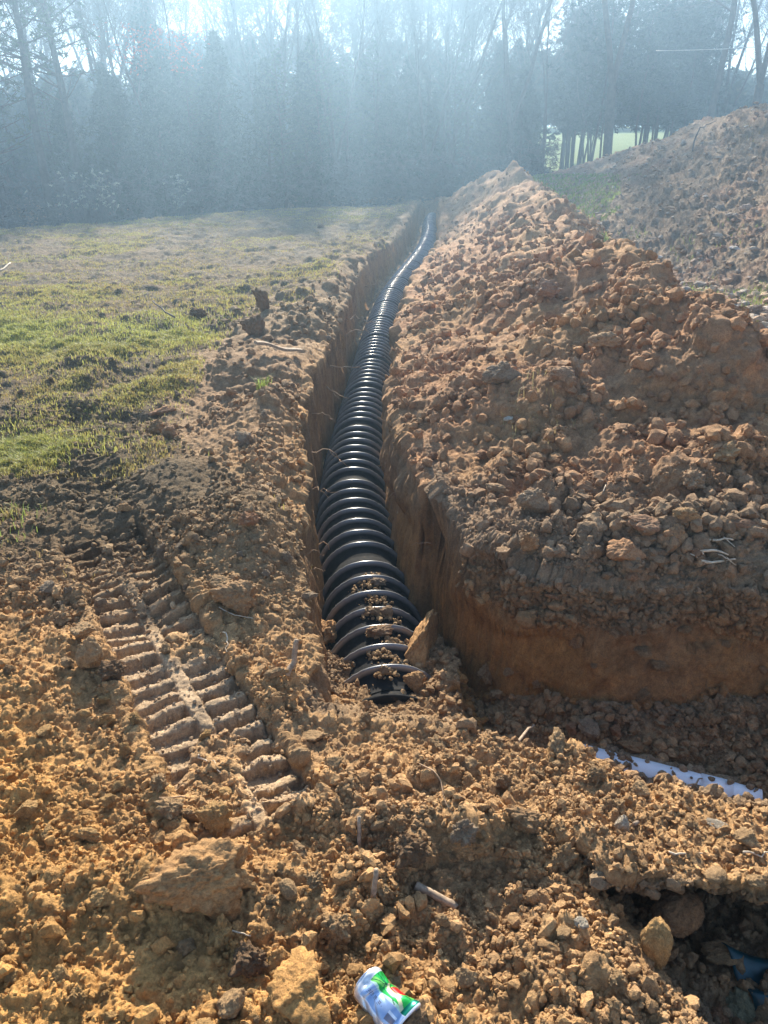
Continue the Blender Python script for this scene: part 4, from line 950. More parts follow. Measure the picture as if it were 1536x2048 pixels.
# roots hanging out of the trench walls
def wallroot(y, side, z, L_, seed, r=.003, label=None, droop=.1, grp=None):
    g = np.random.default_rng(seed); xw = path_x(y) + (-.335 if side < 0 else .295)
    p = np.array([xw - side * -.03 * -1 if False else xw + side * .03, y, z]); q = np.array([xw - side * L_, y - L_ * g.uniform(-.3, .5), z + g.uniform(-.12, .06)])
    pts = bent(p, q, 10, .28, seed, up=droop); tw = []
    if L_ > .14: tw = [(bent(pts[5], pts[5] + np.array([-side * .06, -.03, -.05]), 5, .2, seed + 1), r * .5), (bent(pts[7], pts[7] + np.array([-side * .03, -.05, .02]), 5, .3, seed + 2), r * .45)]
    return stick('root', pts, r, r * .35, M['root'], label, 'root', grp, 6, tw)
WR = [(4.95, -1, -.25, .30, .0055, 'long forked root reaching over the drain from the left wall'), (4.55, -1, -.42, .22, .004, 'thin forked root below the long forked one on the left wall'),
      (4.02, -1, -.50, .14, .006, 'short snapped reddish root in the left wall'), (7.1, -1, -.18, .34, .006, 'root bridging from the left wall where the drain narrows'),
      (6.7, -1, -.22, .22, .006, 'looped root hanging off the left bank'), (9.4, -1, -.15, .36, .007, 'upper thin root crossing the trench from the left wall'), (8.8, -1, -.25, .30, .006, 'thin root just below the upper crossing root'),
      (5.6, -1, -.16, .18, .003, 'fine root stub in the left wall above the forked root'), (12.5, -1, -.2, .35, .007, 'distant root in the shaded left wall'),
      (3.42, -1, -.35, .09, .0022, 'fine curled rootlet on the left wall near the drain mouth'), (3.25, -1, -.15, .08, .002, 'fine rootlet at the top of the left wall near the drain mouth'),
      (4.35, 1, -.30, .12, .0028, 'fine root reaching the drain from the right wall'), (4.6, 1, -.20, .14, .0028, 'thin branching root in the right wall'), (4.15, 1, -.22, .10, .0024, 'short rootlet below the branching one on the right wall'),
      (3.5, 1, -.22, .08, .0024, 'thin rootlet hanging from the cut face at the right'), (5.2, 1, -.12, .12, .003, 'rootlet at the top of the right wall')]
for k, (y, sd_, z, L_, r_, lab) in enumerate(WR): wallroot(y, sd_, z, L_, 60 + k * 3, r_, lab, grp='roots sticking out of the trench walls')
a, b = sp3(1180, 1030, .0), sp3(1210, 990, .06)
stick('root', bent(a - np.array([0, 0, .02]), b, 8, .2, 91), .004, .002, M['palewood'], 'fine root on the soil heap above the knobbly clod', 'root')
a, b = sp3(1385, 300, .0), sp3(1408, 262, .0)
p_, n_ = on_surface(1380, 300, 6); stick('branch', bent(p_, p_ + np.array([.55, .3, .65]), 8, .25, 92, up=.12), .02, .008, M['twig'], 'bare branch sticking up from the crest of the dirt hill', 'branch')
a, b = sp3(1150, 268, 0), sp3(1165, 262, 0)
a, b = sp3(350, 640, .05), sp3(312, 628, .16)
stick('stick', bent(a, b, 6, .1, 93), .010, .007, M['twig'], 'dark twig lying in the bright grass', 'twig')
a, b = sp3(0, 553, .1), sp3(22, 543, .16)
stick('stick', bent(a, b, 6, .06, 94), .02, .012, M['palewood'], 'pale stick at the left edge of the meadow', 'stick')
# teal sheet low in the hole
M['teal'] = simple('teal_sheet', (.003, .04, .05), .35, .5, nscale=20, var=.4)
c_ = np.array([.80, .98, -.22])
nu, nv_ = 26, 22; uu, vv = np.meshgrid(np.linspace(0, 1, nu), np.linspace(0, 1, nv_))
Vt = np.stack([.885 + uu * .30 - .03 * vv, 1.10 + vv * .15 - .10 * uu, -.235 + .05 * np.sin(uu * 7 + vv * 3) * .3 + .02 * np.sin(vv * 9) + .04 * vv], -1).reshape(-1, 3)
ii = np.arange(nu * nv_).reshape(nv_, nu); Fq = np.stack([ii[:-1, :-1], ii[:-1, 1:], ii[1:, 1:], ii[1:, :-1]], -1).reshape(-1, 4)
Vb = Vt - np.array([0, 0, .004]); rimi = np.concatenate([ii[0, :], ii[1:, -1], ii[-1, -2::-1], ii[-2:0:-1, 0]]); rj = np.roll(rimi, -1); nn_ = len(Vt)
Fr = np.stack([rimi, rimi + nn_, rj + nn_, rj], -1)
o = link('plastic_sheet', make_mesh('plastic_sheet', np.concatenate([Vt, Vb]), np.concatenate([Fq, Fq[:, ::-1] + nn_, Fr]).astype(np.int32)), M['teal']); tag(o, 'dark teal plastic sheet half buried in the corner of the hole', 'plastic sheet')
# crushed drink can
def can():
    m, nt, b, out = newmat('can_print'); at = nt.nodes.new('ShaderNodeAttribute'); at.attribute_name = 'Col'
    nt.links.new(at.outputs['Color'], b.inputs['Base Color']); b.inputs['Metallic'].default_value = .55; b.inputs['Roughness'].default_value = .28
    na, nl = 200, 150; Lc, r = .118, .033
    t_ = np.linspace(0, 1, nl); a_ = np.linspace(-math.pi, math.pi, na, endpoint=False)
    T, A_ = np.meshgrid(t_, a_, indexing='ij')
    rad = r * np.where(T < .10, .80 + .20 * np.sin(np.clip(T / .10, 0, 1) * math.pi / 2), np.where(T > .93, 1 - .18 * ((T - .93) / .07) ** 1.5, 1))
    # a deep buckle across the upper side: the walls fold in and the sides bulge
    fold = np.exp(-((T - .42 - .10 * np.sin(A_)) / .11) ** 2); topm = np.clip(np.cos(A_ - .5), 0, 1)
    rad = rad * (1 - .30 * fold * topm + .10 * fold * np.clip(np.cos(A_ - 1.9), 0, 1))
    dent = np.exp(-((T - .12) / .07) ** 2 - ((A_ - .15) / .40) ** 2); rad = rad - r * .33 * dent
    cre = np.abs(np.sin(A_ * 3.5 + T * 9)) ; rad = rad - r * .07 * (1 - cre) * np.exp(-((T - .45) / .25) ** 2)
    end_d = np.exp(-((T - .9) / .1) ** 2); rad = rad * (1 - .32 * end_d * np.clip(np.cos(A_ - .1), 0, 1))
    xx = np.sin(A_) * rad * 1.12; zz = np.cos(A_) * rad * .86; yy = (T - .5) * Lc
    xx = xx + .012 * (T - .3) ** 2 * 4 * (A_ > 0) * np.sin(np.clip(A_, 0, math.pi)); 
    yy = yy - .012 * fold * topm
    V = np.stack([-xx, yy, zz], -1).reshape(-1, 3)
    # printed label and painted bronze reflections, as colours on the skin
    C_ = np.ones((nl, na, 3), F4) * np.array([.62, .66, .72], F4)
    ad = np.degrees(A_)
    panel = (ad > -38) & (ad < 22) & (T > .16) & (T < .97); C_[panel] = (.33, .45, .66)
    C_[(ad > -38) & (ad < -33) & (T > .16)] = (.75, .8, .9)
    def lines(t0, t1, a0, a1, n_, seed):
        g = np.random.default_rng(seed)
        for k in range(n_):
            ac = a0 + (a1 - a0) * (k + .5) / n_
            row = (np.abs(ad - ac) < (a1 - a0) / n_ * .28) & (T > t0) & (T < t1 - .1 * g.random()); br = (np.floor(T * 75 + g.random() * 9).astype(int) * 7919 + k * 31) % 5 > 1
            C_[row & br] = (.16, .17, .22)
    lines(.22, .60, -12, 6, 3, 1)
    bc = (T > .72) & (T < .88) & (ad > -20) & (ad < 8); C_[bc] = (.85, .87, .9); C_[bc & (np.floor(ad * 1.1).astype(int) % 2 == 0)] = (.2, .2, .25)
    gr = (ad > 24) & (ad < 150) & (T > .14) & (T < .97); C_[gr] = (.02, .42, .07)
    edge = (ad > 24) & (ad < 32) & (T > .14); C_[edge] = (.55, .8, .6)
    lt = gr & (np.abs((ad - 40) / 90 - (T - .25) * 1.0) < .10); C_[lt] = (.20, .62, .12)
    for s_, o_ in ((1.1, .18), (-.9, .95), (.25, .55)):
        C_[gr & (np.abs((ad - 30) / 110 - (s_ * T + o_ - .35)) < .014)] = (.01, .07, .04)
    C_[gr & (np.abs((ad - 30) / 110 - (-.9 * T + .78)) < .06) & (T > .4)] = (.72, .68, .38)
    C_[gr & (((ad - 82) / 20) ** 2 + ((T - .62) / .11) ** 2 < 1)] = (.62, .02, .02)
    C_[gr & (T > .86)] = (.0, .16, .10)
    C_[(T < .13)] = (.72, .74, .76); C_[T > .96] = (.75, .78, .82)
    C_[(ad < -60) | (ad > 160)] = (.50, .46, .38)  # bronze reflections on the left side and underside painted into the skin colour
    C_ = C_.reshape(-1, 3)
    i = np.arange(na); j = (i + 1) % na
    Fq = np.concatenate([np.stack([k * na + i, k * na + j, (k + 1) * na + j, (k + 1) * na + i], -1) for k in range(nl - 1)])
    V = np.concatenate([V, [[0, (.0 - .5) * Lc + .004, 0], [0, .5 * Lc - .006, 0]]]); C_ = np.concatenate([C_, [[.6, .6, .62]] * 2]); c0, c1 = len(V) - 2, len(V) - 1
    Ft = np.concatenate([np.stack([j, i, np.full(na, c0)], -1), np.stack([(nl - 1) * na + i, (nl - 1) * na + j, np.full(na, c1)], -1)])
    o = link('drink_can', make_mesh('drink_can', V, [Fq.astype(np.int32), Ft.astype(np.int32)], True, C_), m)
    # rim ring at the end
    a2 = np.linspace(0, 2 * math.pi, 41); ring = np.stack([np.sin(a2) * r * .84 * 1.08, np.full(41, -.5 * Lc - .0005), np.cos(a2) * r * .84 * .84], 1)
    V2, f2 = polytube(ring, .0014, 6, False); link('can_rim', make_mesh('can_rim', V2, [x_.astype(np.int32) for x_ in f2]), simple('bare_aluminium', (.8, .8, .82), .25, .5, 1), o)
    tag(o, 'crushed silver and green drink can lying on the soil', 'drink can'); return o
c_o = can(); p_, n_ = on_surface(763, 2018, 5)
c_o.location = (p_[0], p_[1], p_[2] + .022)
c_o.rotation_euler = Euler((R(-8), R(30), R(180 + 38)))
# ------------------------------------------------------------------ grass
def blades(name, label, idx, h, wd, colr, lean=.5, seed=1, kind='stuff'):
    g = np.random.default_rng(seed); n = len(idx); B = P[idx] + g.normal(0, 1, (n, 3)) * np.array([1, 1, 0]) * (PD[idx] * .0015)[:, None]
    an = g.uniform(0, 2 * math.pi, n); dr = np.stack([np.cos(an), np.sin(an)], 1); ln = g.uniform(.1, lean, n) * h
    px = np.stack([-dr[:, 1], dr[:, 0]], 1); V = np.zeros((n, 5, 3), F4)
    V[:, 0, :2] = B[:, :2] - px * wd[:, None] / 2; V[:, 1, :2] = B[:, :2] + px * wd[:, None] / 2; V[:, :2, 2] = B[:, 2:3] - .01
    m_ = B[:, :2] + dr * ln[:, None] * .35; V[:, 2, :2] = m_ - px * wd[:, None] * .4; V[:, 3, :2] = m_ + px * wd[:, None] * .4; V[:, 2:4, 2] = (B[:, 2] + h * .6)[:, None]
    V[:, 4, :2] = B[:, :2] + dr * ln[:, None] * 1.2; V[:, 4, 2] = B[:, 2] + h * g.uniform(.75, 1.05, n)
    b_ = (np.arange(n) * 5)[:, None]
    o = link(name, make_mesh(name, V.reshape(-1, 3), [(b_ + np.array([[0, 1, 3, 2]])).astype(np.int32), (b_ + np.array([[2, 3, 4]])).astype(np.int32)], False, np.repeat(colr, 5, 0)), M['grass'])
    if label: tag(o, label, 'grass', kind=kind)
    return o
gpatch = fbm(P2, 1.6, 4, 201); gpatch2 = fbm(P2, .45, 3, 202)
ribbon = np.exp(-((PV - (665 - (PU - 250) * .06)) / 60) ** 2) * sstep(560, 420, PU)
rib2 = np.exp(-((PV - 905) / 45) ** 2) * sstep(320, 180, PU) + np.exp(-((PV - 1015) / 22) ** 2) * sstep(60, 20, PU) * 1.5
gd = meadow * (np.clip(.30 + .9 * gpatch + .7 * gpatch2, 0, 1) * .8 + 1.2 * ribbon * (.4 + .6 * sstep(-.3, .2, gpatch2)) + 1.3 * rib2 * sstep(-.2, .3, gpatch2))
gd = gd * (1 + .3 * sstep(14, 25, Y)) * (Y < 60)
tl = sstep(620, 760, PV) * (1 - ribbon) ; gd = gd * (1 - .15 * tl) * (.25 + sstep(-.25, .35, fbm(P2, .8, 4, 205))) * (.12 + .88 * sstep(3.2, 6.8, Y + 1.6 * gpatch2 - .5 * ribbon) + .8 * rib2)
g = np.random.default_rng(31)
cellw = gd
ii_ = pick(meadow > .2, 230000, cellw, 32); n = len(ii_)
h = g.uniform(.010, .036, n) * (1 + .8 * ribbon[ii_] + .5 * rib2[ii_]) * (1 + .012 * np.clip(Y[ii_] - 8, 0, 20)); wd = .0030 + .00055 * Y[ii_] * g.uniform(.6, 1.2, n)
gt = np.clip(.45 * ribbon[ii_] + .28 + .5 * gpatch[ii_] + g.normal(0, .22, n) + .4 * rib2[ii_], 0, 1)[:, None]
ca = np.array([[.30, .22, .085]]) * (1 - gt) + np.array([[.33, .35, .085]]) * gt
ca = ca * g.uniform(.75, 1.25, (n, 1))
blades('grass', 'short patchy green and dry grass growing over the meadow', ii_, h, wd, ca, .9, 33)
# bright tufts on the far right patch and on the hill, one thing each
TUFT = [(1225, 505, 'small bright weed tuft left of the dirt hill'), (1270, 520, 'grass tuft on the flat strip behind the soil heap'), (1375, 505, 'yellow green tuft at the foot of the dirt hill'), (1460, 470, 'tall grass tuft on the lower slope of the dirt hill'),
        (1495, 578, 'tall green tuft at the right edge behind the soil heap'), (1400, 560, 'low tuft between two clods behind the soil heap'), (965, 725, 'dry grass tuft on the large slab of topsoil'), (855, 700, 'weed tuft growing by the right rim of the trench'), (830, 690, 'small weed tuft leaning over the right rim of the trench'),
        (1505, 268, 'pale grass tuft near the crest of the dirt hill'), (10, 1010, 'green tuft at the left edge above the trampled soil'), (1080, 830, 'wisp of dry grass on the soil heap'), (500, 720, 'green tuft beside the broken board')]
for k, (u, v, lab) in enumerate(TUFT):
    d2 = (PU[_cand] - u) ** 2 + (PV[_cand] - v) ** 2; kk = np.nonzero(d2 < (10 + 300 / max(PD[_cand[np.argmin(d2)]], 1)) ** 2)[0]
    if 'heap' not in lab or 'behind' in lab or 'flat' in lab: kk = kk[~heap[_cand[kk]]]
    if not len(kk): continue
    dmin = PD[_cand[kk]].min(); kk = kk[PD[_cand[kk]] < dmin * 1.15]; sel = _cand[np.random.default_rng(k).choice(kk, 70)]
    gg = np.random.default_rng(k + 70); n = 70
    dry = 'dry' in lab or 'pale' in lab; cc = np.array([[.34, .28, .13]]) if dry else np.array([[.20, .25, .06]])
    o = blades('grass_tuft', None, sel, gg.uniform(.03, .075, n) * (1 + .04 * dmin), np.full(n, .002 + .0005 * dmin), cc * gg.uniform(.7, 1.3, (n, 1)), 1.1, 50 + k)
    tag(o, lab, 'grass tuft')
gsel = ((Y > 20) & (Y < 44) & (X > 4) & (PU > 1060) & (PU < 1240) & (hillm > -1) & ~heap) | ((hillm > .3) & (gpatch > .25) & (Y < 40)) | (((X > rx + .6) & (Y > 6) & (gpatch > .0)) & (hillm < .3))
ii_ = pick(gsel, 16000, np.where(PU < 1240, 6.0, .6) * (PV > 350), 41); n = len(ii_)
o = blades('hill_grass', 'thin new grass on the strip between the soil heap and the dirt hill', ii_, g.uniform(.03, .09, n) * (1 + .01 * Y[ii_]), .003 + .0006 * Y[ii_], (np.array([[.22, .28, .06]]) * g.uniform(.6, 1.3, (n, 1))), .9, 42)
# ------------------------------------------------------------------ woods
def gz(x, y): return surf_z(x, y)
def tree_bare(seed, Hh=16, forks=2, spread=.5):
    g = np.random.default_rng(seed); S = []
    def grow(p, d, L_, r, lev, nseg):
        pts = [p]; dirs = d
        for k in range(nseg):
            dirs = dirs + g.normal(0, .07 + .03 * lev, 3) + np.array([0, 0, .05 + .03 * lev]); dirs = dirs / np.linalg.norm(dirs)
            q_ = pts[-1] + dirs * L_ / nseg; pts.append(q_)
            ra = r * (1 - .75 * k / nseg); rb = r * (1 - .75 * (k + 1) / nseg); S.append((pts[-2], q_, ra, rb, lev))
            if lev < 4:
                nb = {0: 3 if k > nseg * .35 else 0, 1: 2, 2: 2, 3: 1}[lev]
                for _ in range(nb):
                    if g.random() < .85:
                        az = g.uniform(0, 6.28); per = np.cross(dirs, [math.cos(az), math.sin(az), .3]); per /= np.linalg.norm(per) + 1e-6
                        ang = g.uniform(.35, .85) * (1 + spread * .3); nd = dirs * math.cos(ang) + per * math.sin(ang)
                        grow(q_ * g.uniform(.0, .0) + pts[-2] + (q_ - pts[-2]) * g.random(), nd, L_ * g.uniform(.30, .55) * (1 - .4 * k / nseg), max(rb * g.uniform(.35, .6), .006), lev + 1, [0, 5, 4, 3, 2][lev + 1])
    base_ = np.zeros(3); d0 = np.array([g.normal(0, .06), g.normal(0, .06), 1])
    if forks == 1: grow(base_, d0, Hh, Hh * .0105, 0, 11)
    else:
        S.append((base_, base_ + d0 * Hh * .18, Hh * .012, Hh * .011, 0)); q_ = base_ + d0 * Hh * .18
        for k in range(forks):
            a_ = k * 6.28 / forks + g.uniform(0, 1); grow(q_, np.array([math.cos(a_) * .22, math.sin(a_) * .22, 1]), Hh * .82, Hh * .0075, 0, 10)
    lev = np.array([s[4] for s in S]); A0 = np.array([s[0] for s in S]); A1 = np.array([s[1] for s in S]); r0 = np.array([s[2] for s in S]); r1 = np.array([s[3] for s in S])
    out = []
    for mk, n_ in ((lev == 0, 8), (lev > 0, 4)):
        V, Fq = tubes(A0[mk], A1[mk], np.maximum(r0[mk], .007), np.maximum(r1[mk], .006), n_); out.append(make_mesh('tree', V, Fq.astype(np.int32)))
    return out
def tufts(C_, rad, n_per, w_, seed, flat=.8):
    g = np.random.default_rng(seed); n = len(C_); D = g.normal(size=(n, n_per, 3)); D /= np.linalg.norm(D, axis=2, keepdims=True); D[..., 2] *= flat
    r_ = rad[:, None, None] * g.uniform(.6, 1.1, (n, n_per, 1)); S_ = np.cross(D, g.normal(size=(n, n_per, 3))); S_ /= np.linalg.norm(S_, axis=2, keepdims=True) + 1e-6
    st = C_[:, None] + D * r_ * .12; tip = C_[:, None] + D * r_; V = np.stack([st - S_ * w_ / 2, st + S_ * w_ / 2, tip], 2).reshape(-1, 3)
    return V.astype(F4), np.arange(len(V), dtype=np.int32).reshape(-1, 3)
def tree_pine(seed, Hh=14, bare=.35, full=1.0):
    g = np.random.default_rng(seed); n_ = 12; zz = np.linspace(0, Hh, n_); wob_ = np.cumsum(g.normal(0, .05, (n_, 2)), 0); tp = np.stack([wob_[:, 0], wob_[:, 1], zz], 1)
    V, fs = polytube(tp, np.linspace(Hh * .012, .02, n_), 9); trunk = make_mesh('trunk', V, [x_.astype(np.int32) for x_ in fs])
    A0, A1, r0, r1, C_ = [], [], [], [], []
    z_ = Hh * bare * .7
    while z_ < Hh * .99:
        rel = (z_ / Hh - bare * .7) / (1 - bare * .7); Lm = Hh * .20 * full * (1 - rel) ** .7 * (.5 + .6 * min(1, rel * 4)) + .25
        for k in range(g.integers(2, 5)):
            a_ = g.uniform(0, 6.28); L_ = Lm * g.uniform(.6, 1.15); tpx = np.interp(z_, zz, tp[:, 0]); tpy = np.interp(z_, zz, tp[:, 1]); p_ = np.array([tpx, tpy, z_]); d_ = np.array([math.cos(a_), math.sin(a_), g.uniform(.0, .5)])
            for s_ in range(4):
                q_ = p_ + d_ * L_ / 4; A0.append(p_); A1.append(q_); r0.append(.035 * (1 - s_ / 5)); r1.append(.035 * (1 - (s_ + 1) / 5))
                if s_ >= 1 and g.random() < .95 and rel > .05:
                    for _ in range(3): 
                        o_ = g.normal(0, .22, 3); C_.append(q_ + o_); A0.append(q_); A1.append(q_ + o_); r0.append(.010); r1.append(.007)
                p_ = q_; d_ = d_ + np.array([0, 0, .08])
        z_ += Hh * .028
    V1, F1 = tubes(A0, A1, r0, r1, 4); limbs = make_mesh('limbs', V1, F1.astype(np.int32))
    C_ = np.array(C_); V2, F2 = tufts(C_, g.uniform(.18, .34, len(C_)), 15, .045, seed + 1); crown = make_mesh('crown', V2, F2, False)
    return trunk, limbs, crown
def tree_cedar(seed, Hh=9, wid=2.0, dens_=900):
    g = np.random.default_rng(seed); V, fs = polytube(np.array([[0, 0, 0], [0, 0, Hh * .5], [.05, 0, Hh * .97]]), np.array([.13, .08, .02]), 7); trunk = make_mesh('trunk', V, [x_.astype(np.int32) for x_ in fs])
    n_ = dens_; t_ = g.random(n_) ** .8; a_ = g.uniform(0, 6.28, n_); bulge = 1 + .28 * np.sin(a_ * 3 + t_ * 9 + seed) + .18 * np.sin(a_ * 5 - t_ * 17)
    rr_ = wid * (1 - t_) ** .75 * bulge * (.35 + .65 * g.random(n_) ** .5) * np.minimum(1, .35 + t_ * 4); C_ = np.stack([np.cos(a_) * rr_, np.sin(a_) * rr_, .3 + t_ * Hh * .98], 1)
    V2, F2 = tufts(C_, g.uniform(.22, .42, n_), 14, .07, seed + 1, 1.0)
    A1 = C_[::5]; A0 = np.stack([A1[:, 0] * 0, A1[:, 1] * 0, A1[:, 2] - .3 * np.hypot(A1[:, 0], A1[:, 1])], 1); A0[:, 2] = np.maximum(A0[:, 2], .1)
    V1, F1 = tubes(A0, A1, np.full(len(A0), .018), np.full(len(A0), .008), 4)
    return trunk, make_mesh('limbs', V1, F1.astype(np.int32)), make_mesh('crown', V2, F2, False)
BARE = [tree_bare(400 + k, 16, [1, 2, 3, 1, 2][k], .6) for k in range(5)]
PINE = [tree_pine(420 + k, 14, [.35, .45, .55, .3][k]) for k in range(4)]
CEDAR = [tree_cedar(440 + k, 9, [2.0, 2.4, 1.7][k], 900) for k in range(3)]
def place(kind, x, y, h, label, group, var, rz, name=None, leafmat=None, z=None):
    z = gz(x, y) - .15 if z is None else z
    nm = name or {'bare': 'bare_tree', 'pine': 'pine_tree', 'cedar': 'evergreen_tree'}[kind]
    o = empty(nm, (x, y, z), rz); H0 = {'bare': 16, 'pine': 14, 'cedar': 9}[kind]; s = h / H0; o.scale = (s, s, s)
    if kind == 'bare':
        tr, br = BARE[var % 5]; link('trunk', tr, M['bark'], o); link('crown', br, M['twig'], o)
    else:
        tr, lb_, cr = (PINE if kind == 'pine' else CEDAR)[var % (4 if kind == 'pine' else 3)]
        link('trunk', tr, M['bark'], o); link('limbs', lb_, M['bark'], o); link('crown', cr, leafmat or M['needles' if kind == 'pine' else 'cedar'], o)
    tag(o, label, 'tree', group); return o
def xz(u, y, z=0): return (u - 768) / FPX * (y * cp - (z - CAM_H) * sp)
# trees one can single out
SING = [('pine', 95, 31, 15, 'tall pine with open crown, second trunk from the left edge', 2), ('pine', 172, 33, 15.5, 'tall pine with open crown right of the first tall pine', 1), ('pine', 15, 30, 13, 'pine trunk at the left edge of the woods', 3),
        ('bare', 235, 48, 17, 'bare many stemmed tree between the tall pines and the red budded tree', 1), ('bare', 470, 52, 17, 'bare tree rising above the evergreens left of the sun glare', 3),
        ('bare', 1205, 39, 19, 'large bare tree with a thick dark trunk behind the dirt hill', 1), ('bare', 1385, 41, 18, 'bare tree with steep limbs right of the thick trunk', 0), ('bare', 1480, 37, 17, 'slanting bare tree near the right edge', 4),
        ('bare', 1020, 46, 17, 'bare tree with fine branches above the far end of the soil heap', 2), ('bare', 900, 50, 17.5, 'bare tree standing behind the far end of the trench', 4),
        ('pine', 500, 55, 13.5, 'pine with a ragged top left of the sky gap', 0), ('pine', 690, 56, 13.2, 'pine poking up right of the sky gap', 3), ('cedar', 330, 42, 9.2, 'dense evergreen just behind the red budded tree', 0)]
for k, (kd, u, y, h, lab, var) in enumerate(SING):
    x = xz(u, y); x = x if y > 35 else x
    place(kd, x, y, h, lab, None, var, k * 1.3)
# red budded trees: bare tree with buds
def red_tree(u, y, h, lab, zlo):
    x = xz(u, y); o = place('bare', x, y, h, lab, None, 1, .5, 'red_budded_tree')
    g = np.random.default_rng(9); n_ = 420; C_ = np.stack([g.normal(0, 1.6, n_), g.normal(0, 1.3, n_), g.uniform(zlo, zlo + 2.6, n_)], 1); V2, F2 = tufts(C_, g.uniform(.12, .25, n_), 6, .05, 4)
    link('buds', make_mesh('buds', V2, F2, False), M['redbud'], o)
red_tree(345, 36, 10, 'small tree with coral red buds at the left edge of the sun glare', 9.6)
red_tree(1530, 40, 12, 'tree with red buds at the right edge of the woods', 11)
UT, TT = [0, 290, 345, 650, 700, 760, 1000, 1300, 1536], [5.6, 6.2, 7.7, 7.8, 6.6, 7.6, 7.2, 6.6, 5.4]
def gap(x, y):       # the view to the lit field under the branches
    u = 768 + FPX * x / (y * cp + .5); return 1060 < u < 1440
g = np.random.default_rng(77); k = 0
def scatter(kind, n, y0, y1, h0, h1, label, group, sp_=1.4, seed=0, umin=-150, umax=1700):
    g = np.random.default_rng(seed); pts = []; tr = 0
    while len(pts) < n and tr < n * 60:
        tr += 1; y = g.uniform(y0, y1); u = g.uniform(umin, umax); x = xz(u, y); ed = np.clip(23.5 + (x + 11) * 1.05, 19, 44)
        if y < ed + 6.5: continue
        if x > 9 and y < 44: continue
        if kind != 'bare' and gap(x, y): continue
        if any((x - a_) ** 2 + (y - b_) ** 2 < sp_ ** 2 for a_, b_ in pts): continue
        pts.append((x, y)); th_ = g.uniform(h0, h1) + (0 if kind == 'bare' else float(np.interp(u, UT, TT))); hh = 1.6 + y * math.tan(R(th_)) - gz(x, y)
        place(kind, x, y, hh, label, group, int(g.integers(0, 9)), g.uniform(0, 6.28))
scatter('cedar', 84, 33, 62, -2.2, .2, 'dense dark evergreen tree in the hazy mass of the woods', 'evergreen trees in the woods', 1.6, 1)
scatter('pine', 58, 36, 66, -1.4, .5, 'pine tree standing in the hazy mass of the woods', 'pine trees in the woods', 1.5, 2)
scatter('bare', 64, 40, 70, 9.5, 15, 'leafless grey tree reaching above the evergreens in the woods', 'leafless trees in the woods', 1.5, 3)
# thin trunks seen against the lit field on the right
def sapling(seed):
    g = np.random.default_rng(seed); n_ = 7; w_ = np.cumsum(g.normal(0, .07, (n_, 2)), 0); return polytube(np.stack([w_[:, 0], w_[:, 1], np.linspace(0, 7.5, n_)], 1), np.linspace(.075, .03, n_), 6)
SP = []
for k in range(4):
    V, fs = sapling(500 + k); t_ = make_mesh('trunk', V, [x_.astype(np.int32) for x_ in fs]); g = np.random.default_rng(510 + k); n_ = 300
    C_ = np.stack([g.normal(0, .8, n_), g.normal(0, .8, n_), g.uniform(3.0, 8.5, n_)], 1); V2, F2 = tufts(C_, g.uniform(.2, .4, n_), 12, .08, k); SP.append((t_, make_mesh('crown', V2, F2, False)))
g = np.random.default_rng(88)
for k in range(34):
    u = g.uniform(1120, 1385); y = g.uniform(47, 60); x = xz(u, y); o = empty('slender_tree', (x, y, gz(x, y) - .1), g.uniform(0, 6.28)); s = g.uniform(.9, 1.25); o.scale = (s, s, s)
    t_, c__ = SP[k % 4]; link('trunk', t_, M['bark'], o); link('crown', c__, M['cedar'], o)
    tag(o, 'slender young tree standing against the sunlit field at the right', 'tree', 'slender trees before the lit field')
# far woods as one mass behind
g = np.random.default_rng(90); n_ = 15000
xx_ = g.uniform(-62, 62, n_); yy_ = g.uniform(58, 78, n_); zt = np.where((xx_ > 12) & (xx_ < 34), 4.6, -.5); ztop = 1.6 + yy_ * np.tan(np.radians(np.interp(768 + FPX * xx_ / (yy_ * cp), UT, TT) - .8)); zz_ = zt + (ztop - zt) * g.random(n_) ** .9
zz_ = zz_ + np.where(np.abs(xx_) < 99, 1.2 * np.sin(xx_ * .7) + .8 * np.sin(xx_ * 1.9), 0) * .5 * (zz_ > .8 * ztop)
V2, F2 = tufts(np.stack([xx_, yy_, zz_], 1), g.uniform(.5, 1.0, n_), 12, .28, 91)
o = link('far_woods', make_mesh('far_woods', V2, F2, False), M['cedar']); tag(o, 'mass of distant woods closing the view behind the nearer trees', 'woods', kind='stuff')
# undergrowth at the wood edge
n_ = 4200; uu_ = g.uniform(-150, 1110, n_); yy_ = np.zeros(n_); P_ = []
for k in range(n_):
    y = 25 + 22 * g.random(); x = xz(uu_[k], y); ed = np.clip(23.5 + (x + 11) * 1.05, 19, 44); y = max(y, ed + g.uniform(4, 9)); x = xz(uu_[k], y); P_.append((x, y, gz(x, y) + 2.2 * g.random() ** 1.6))
V2, F2 = tufts(np.array(P_), g.uniform(.25, .6, n_), 12, .05, 92)
o = link('undergrowth', make_mesh('undergrowth', V2, F2, False), M['twig']); tag(o, 'tangled undergrowth along the edge of the woods', 'undergrowth', kind='stuff')
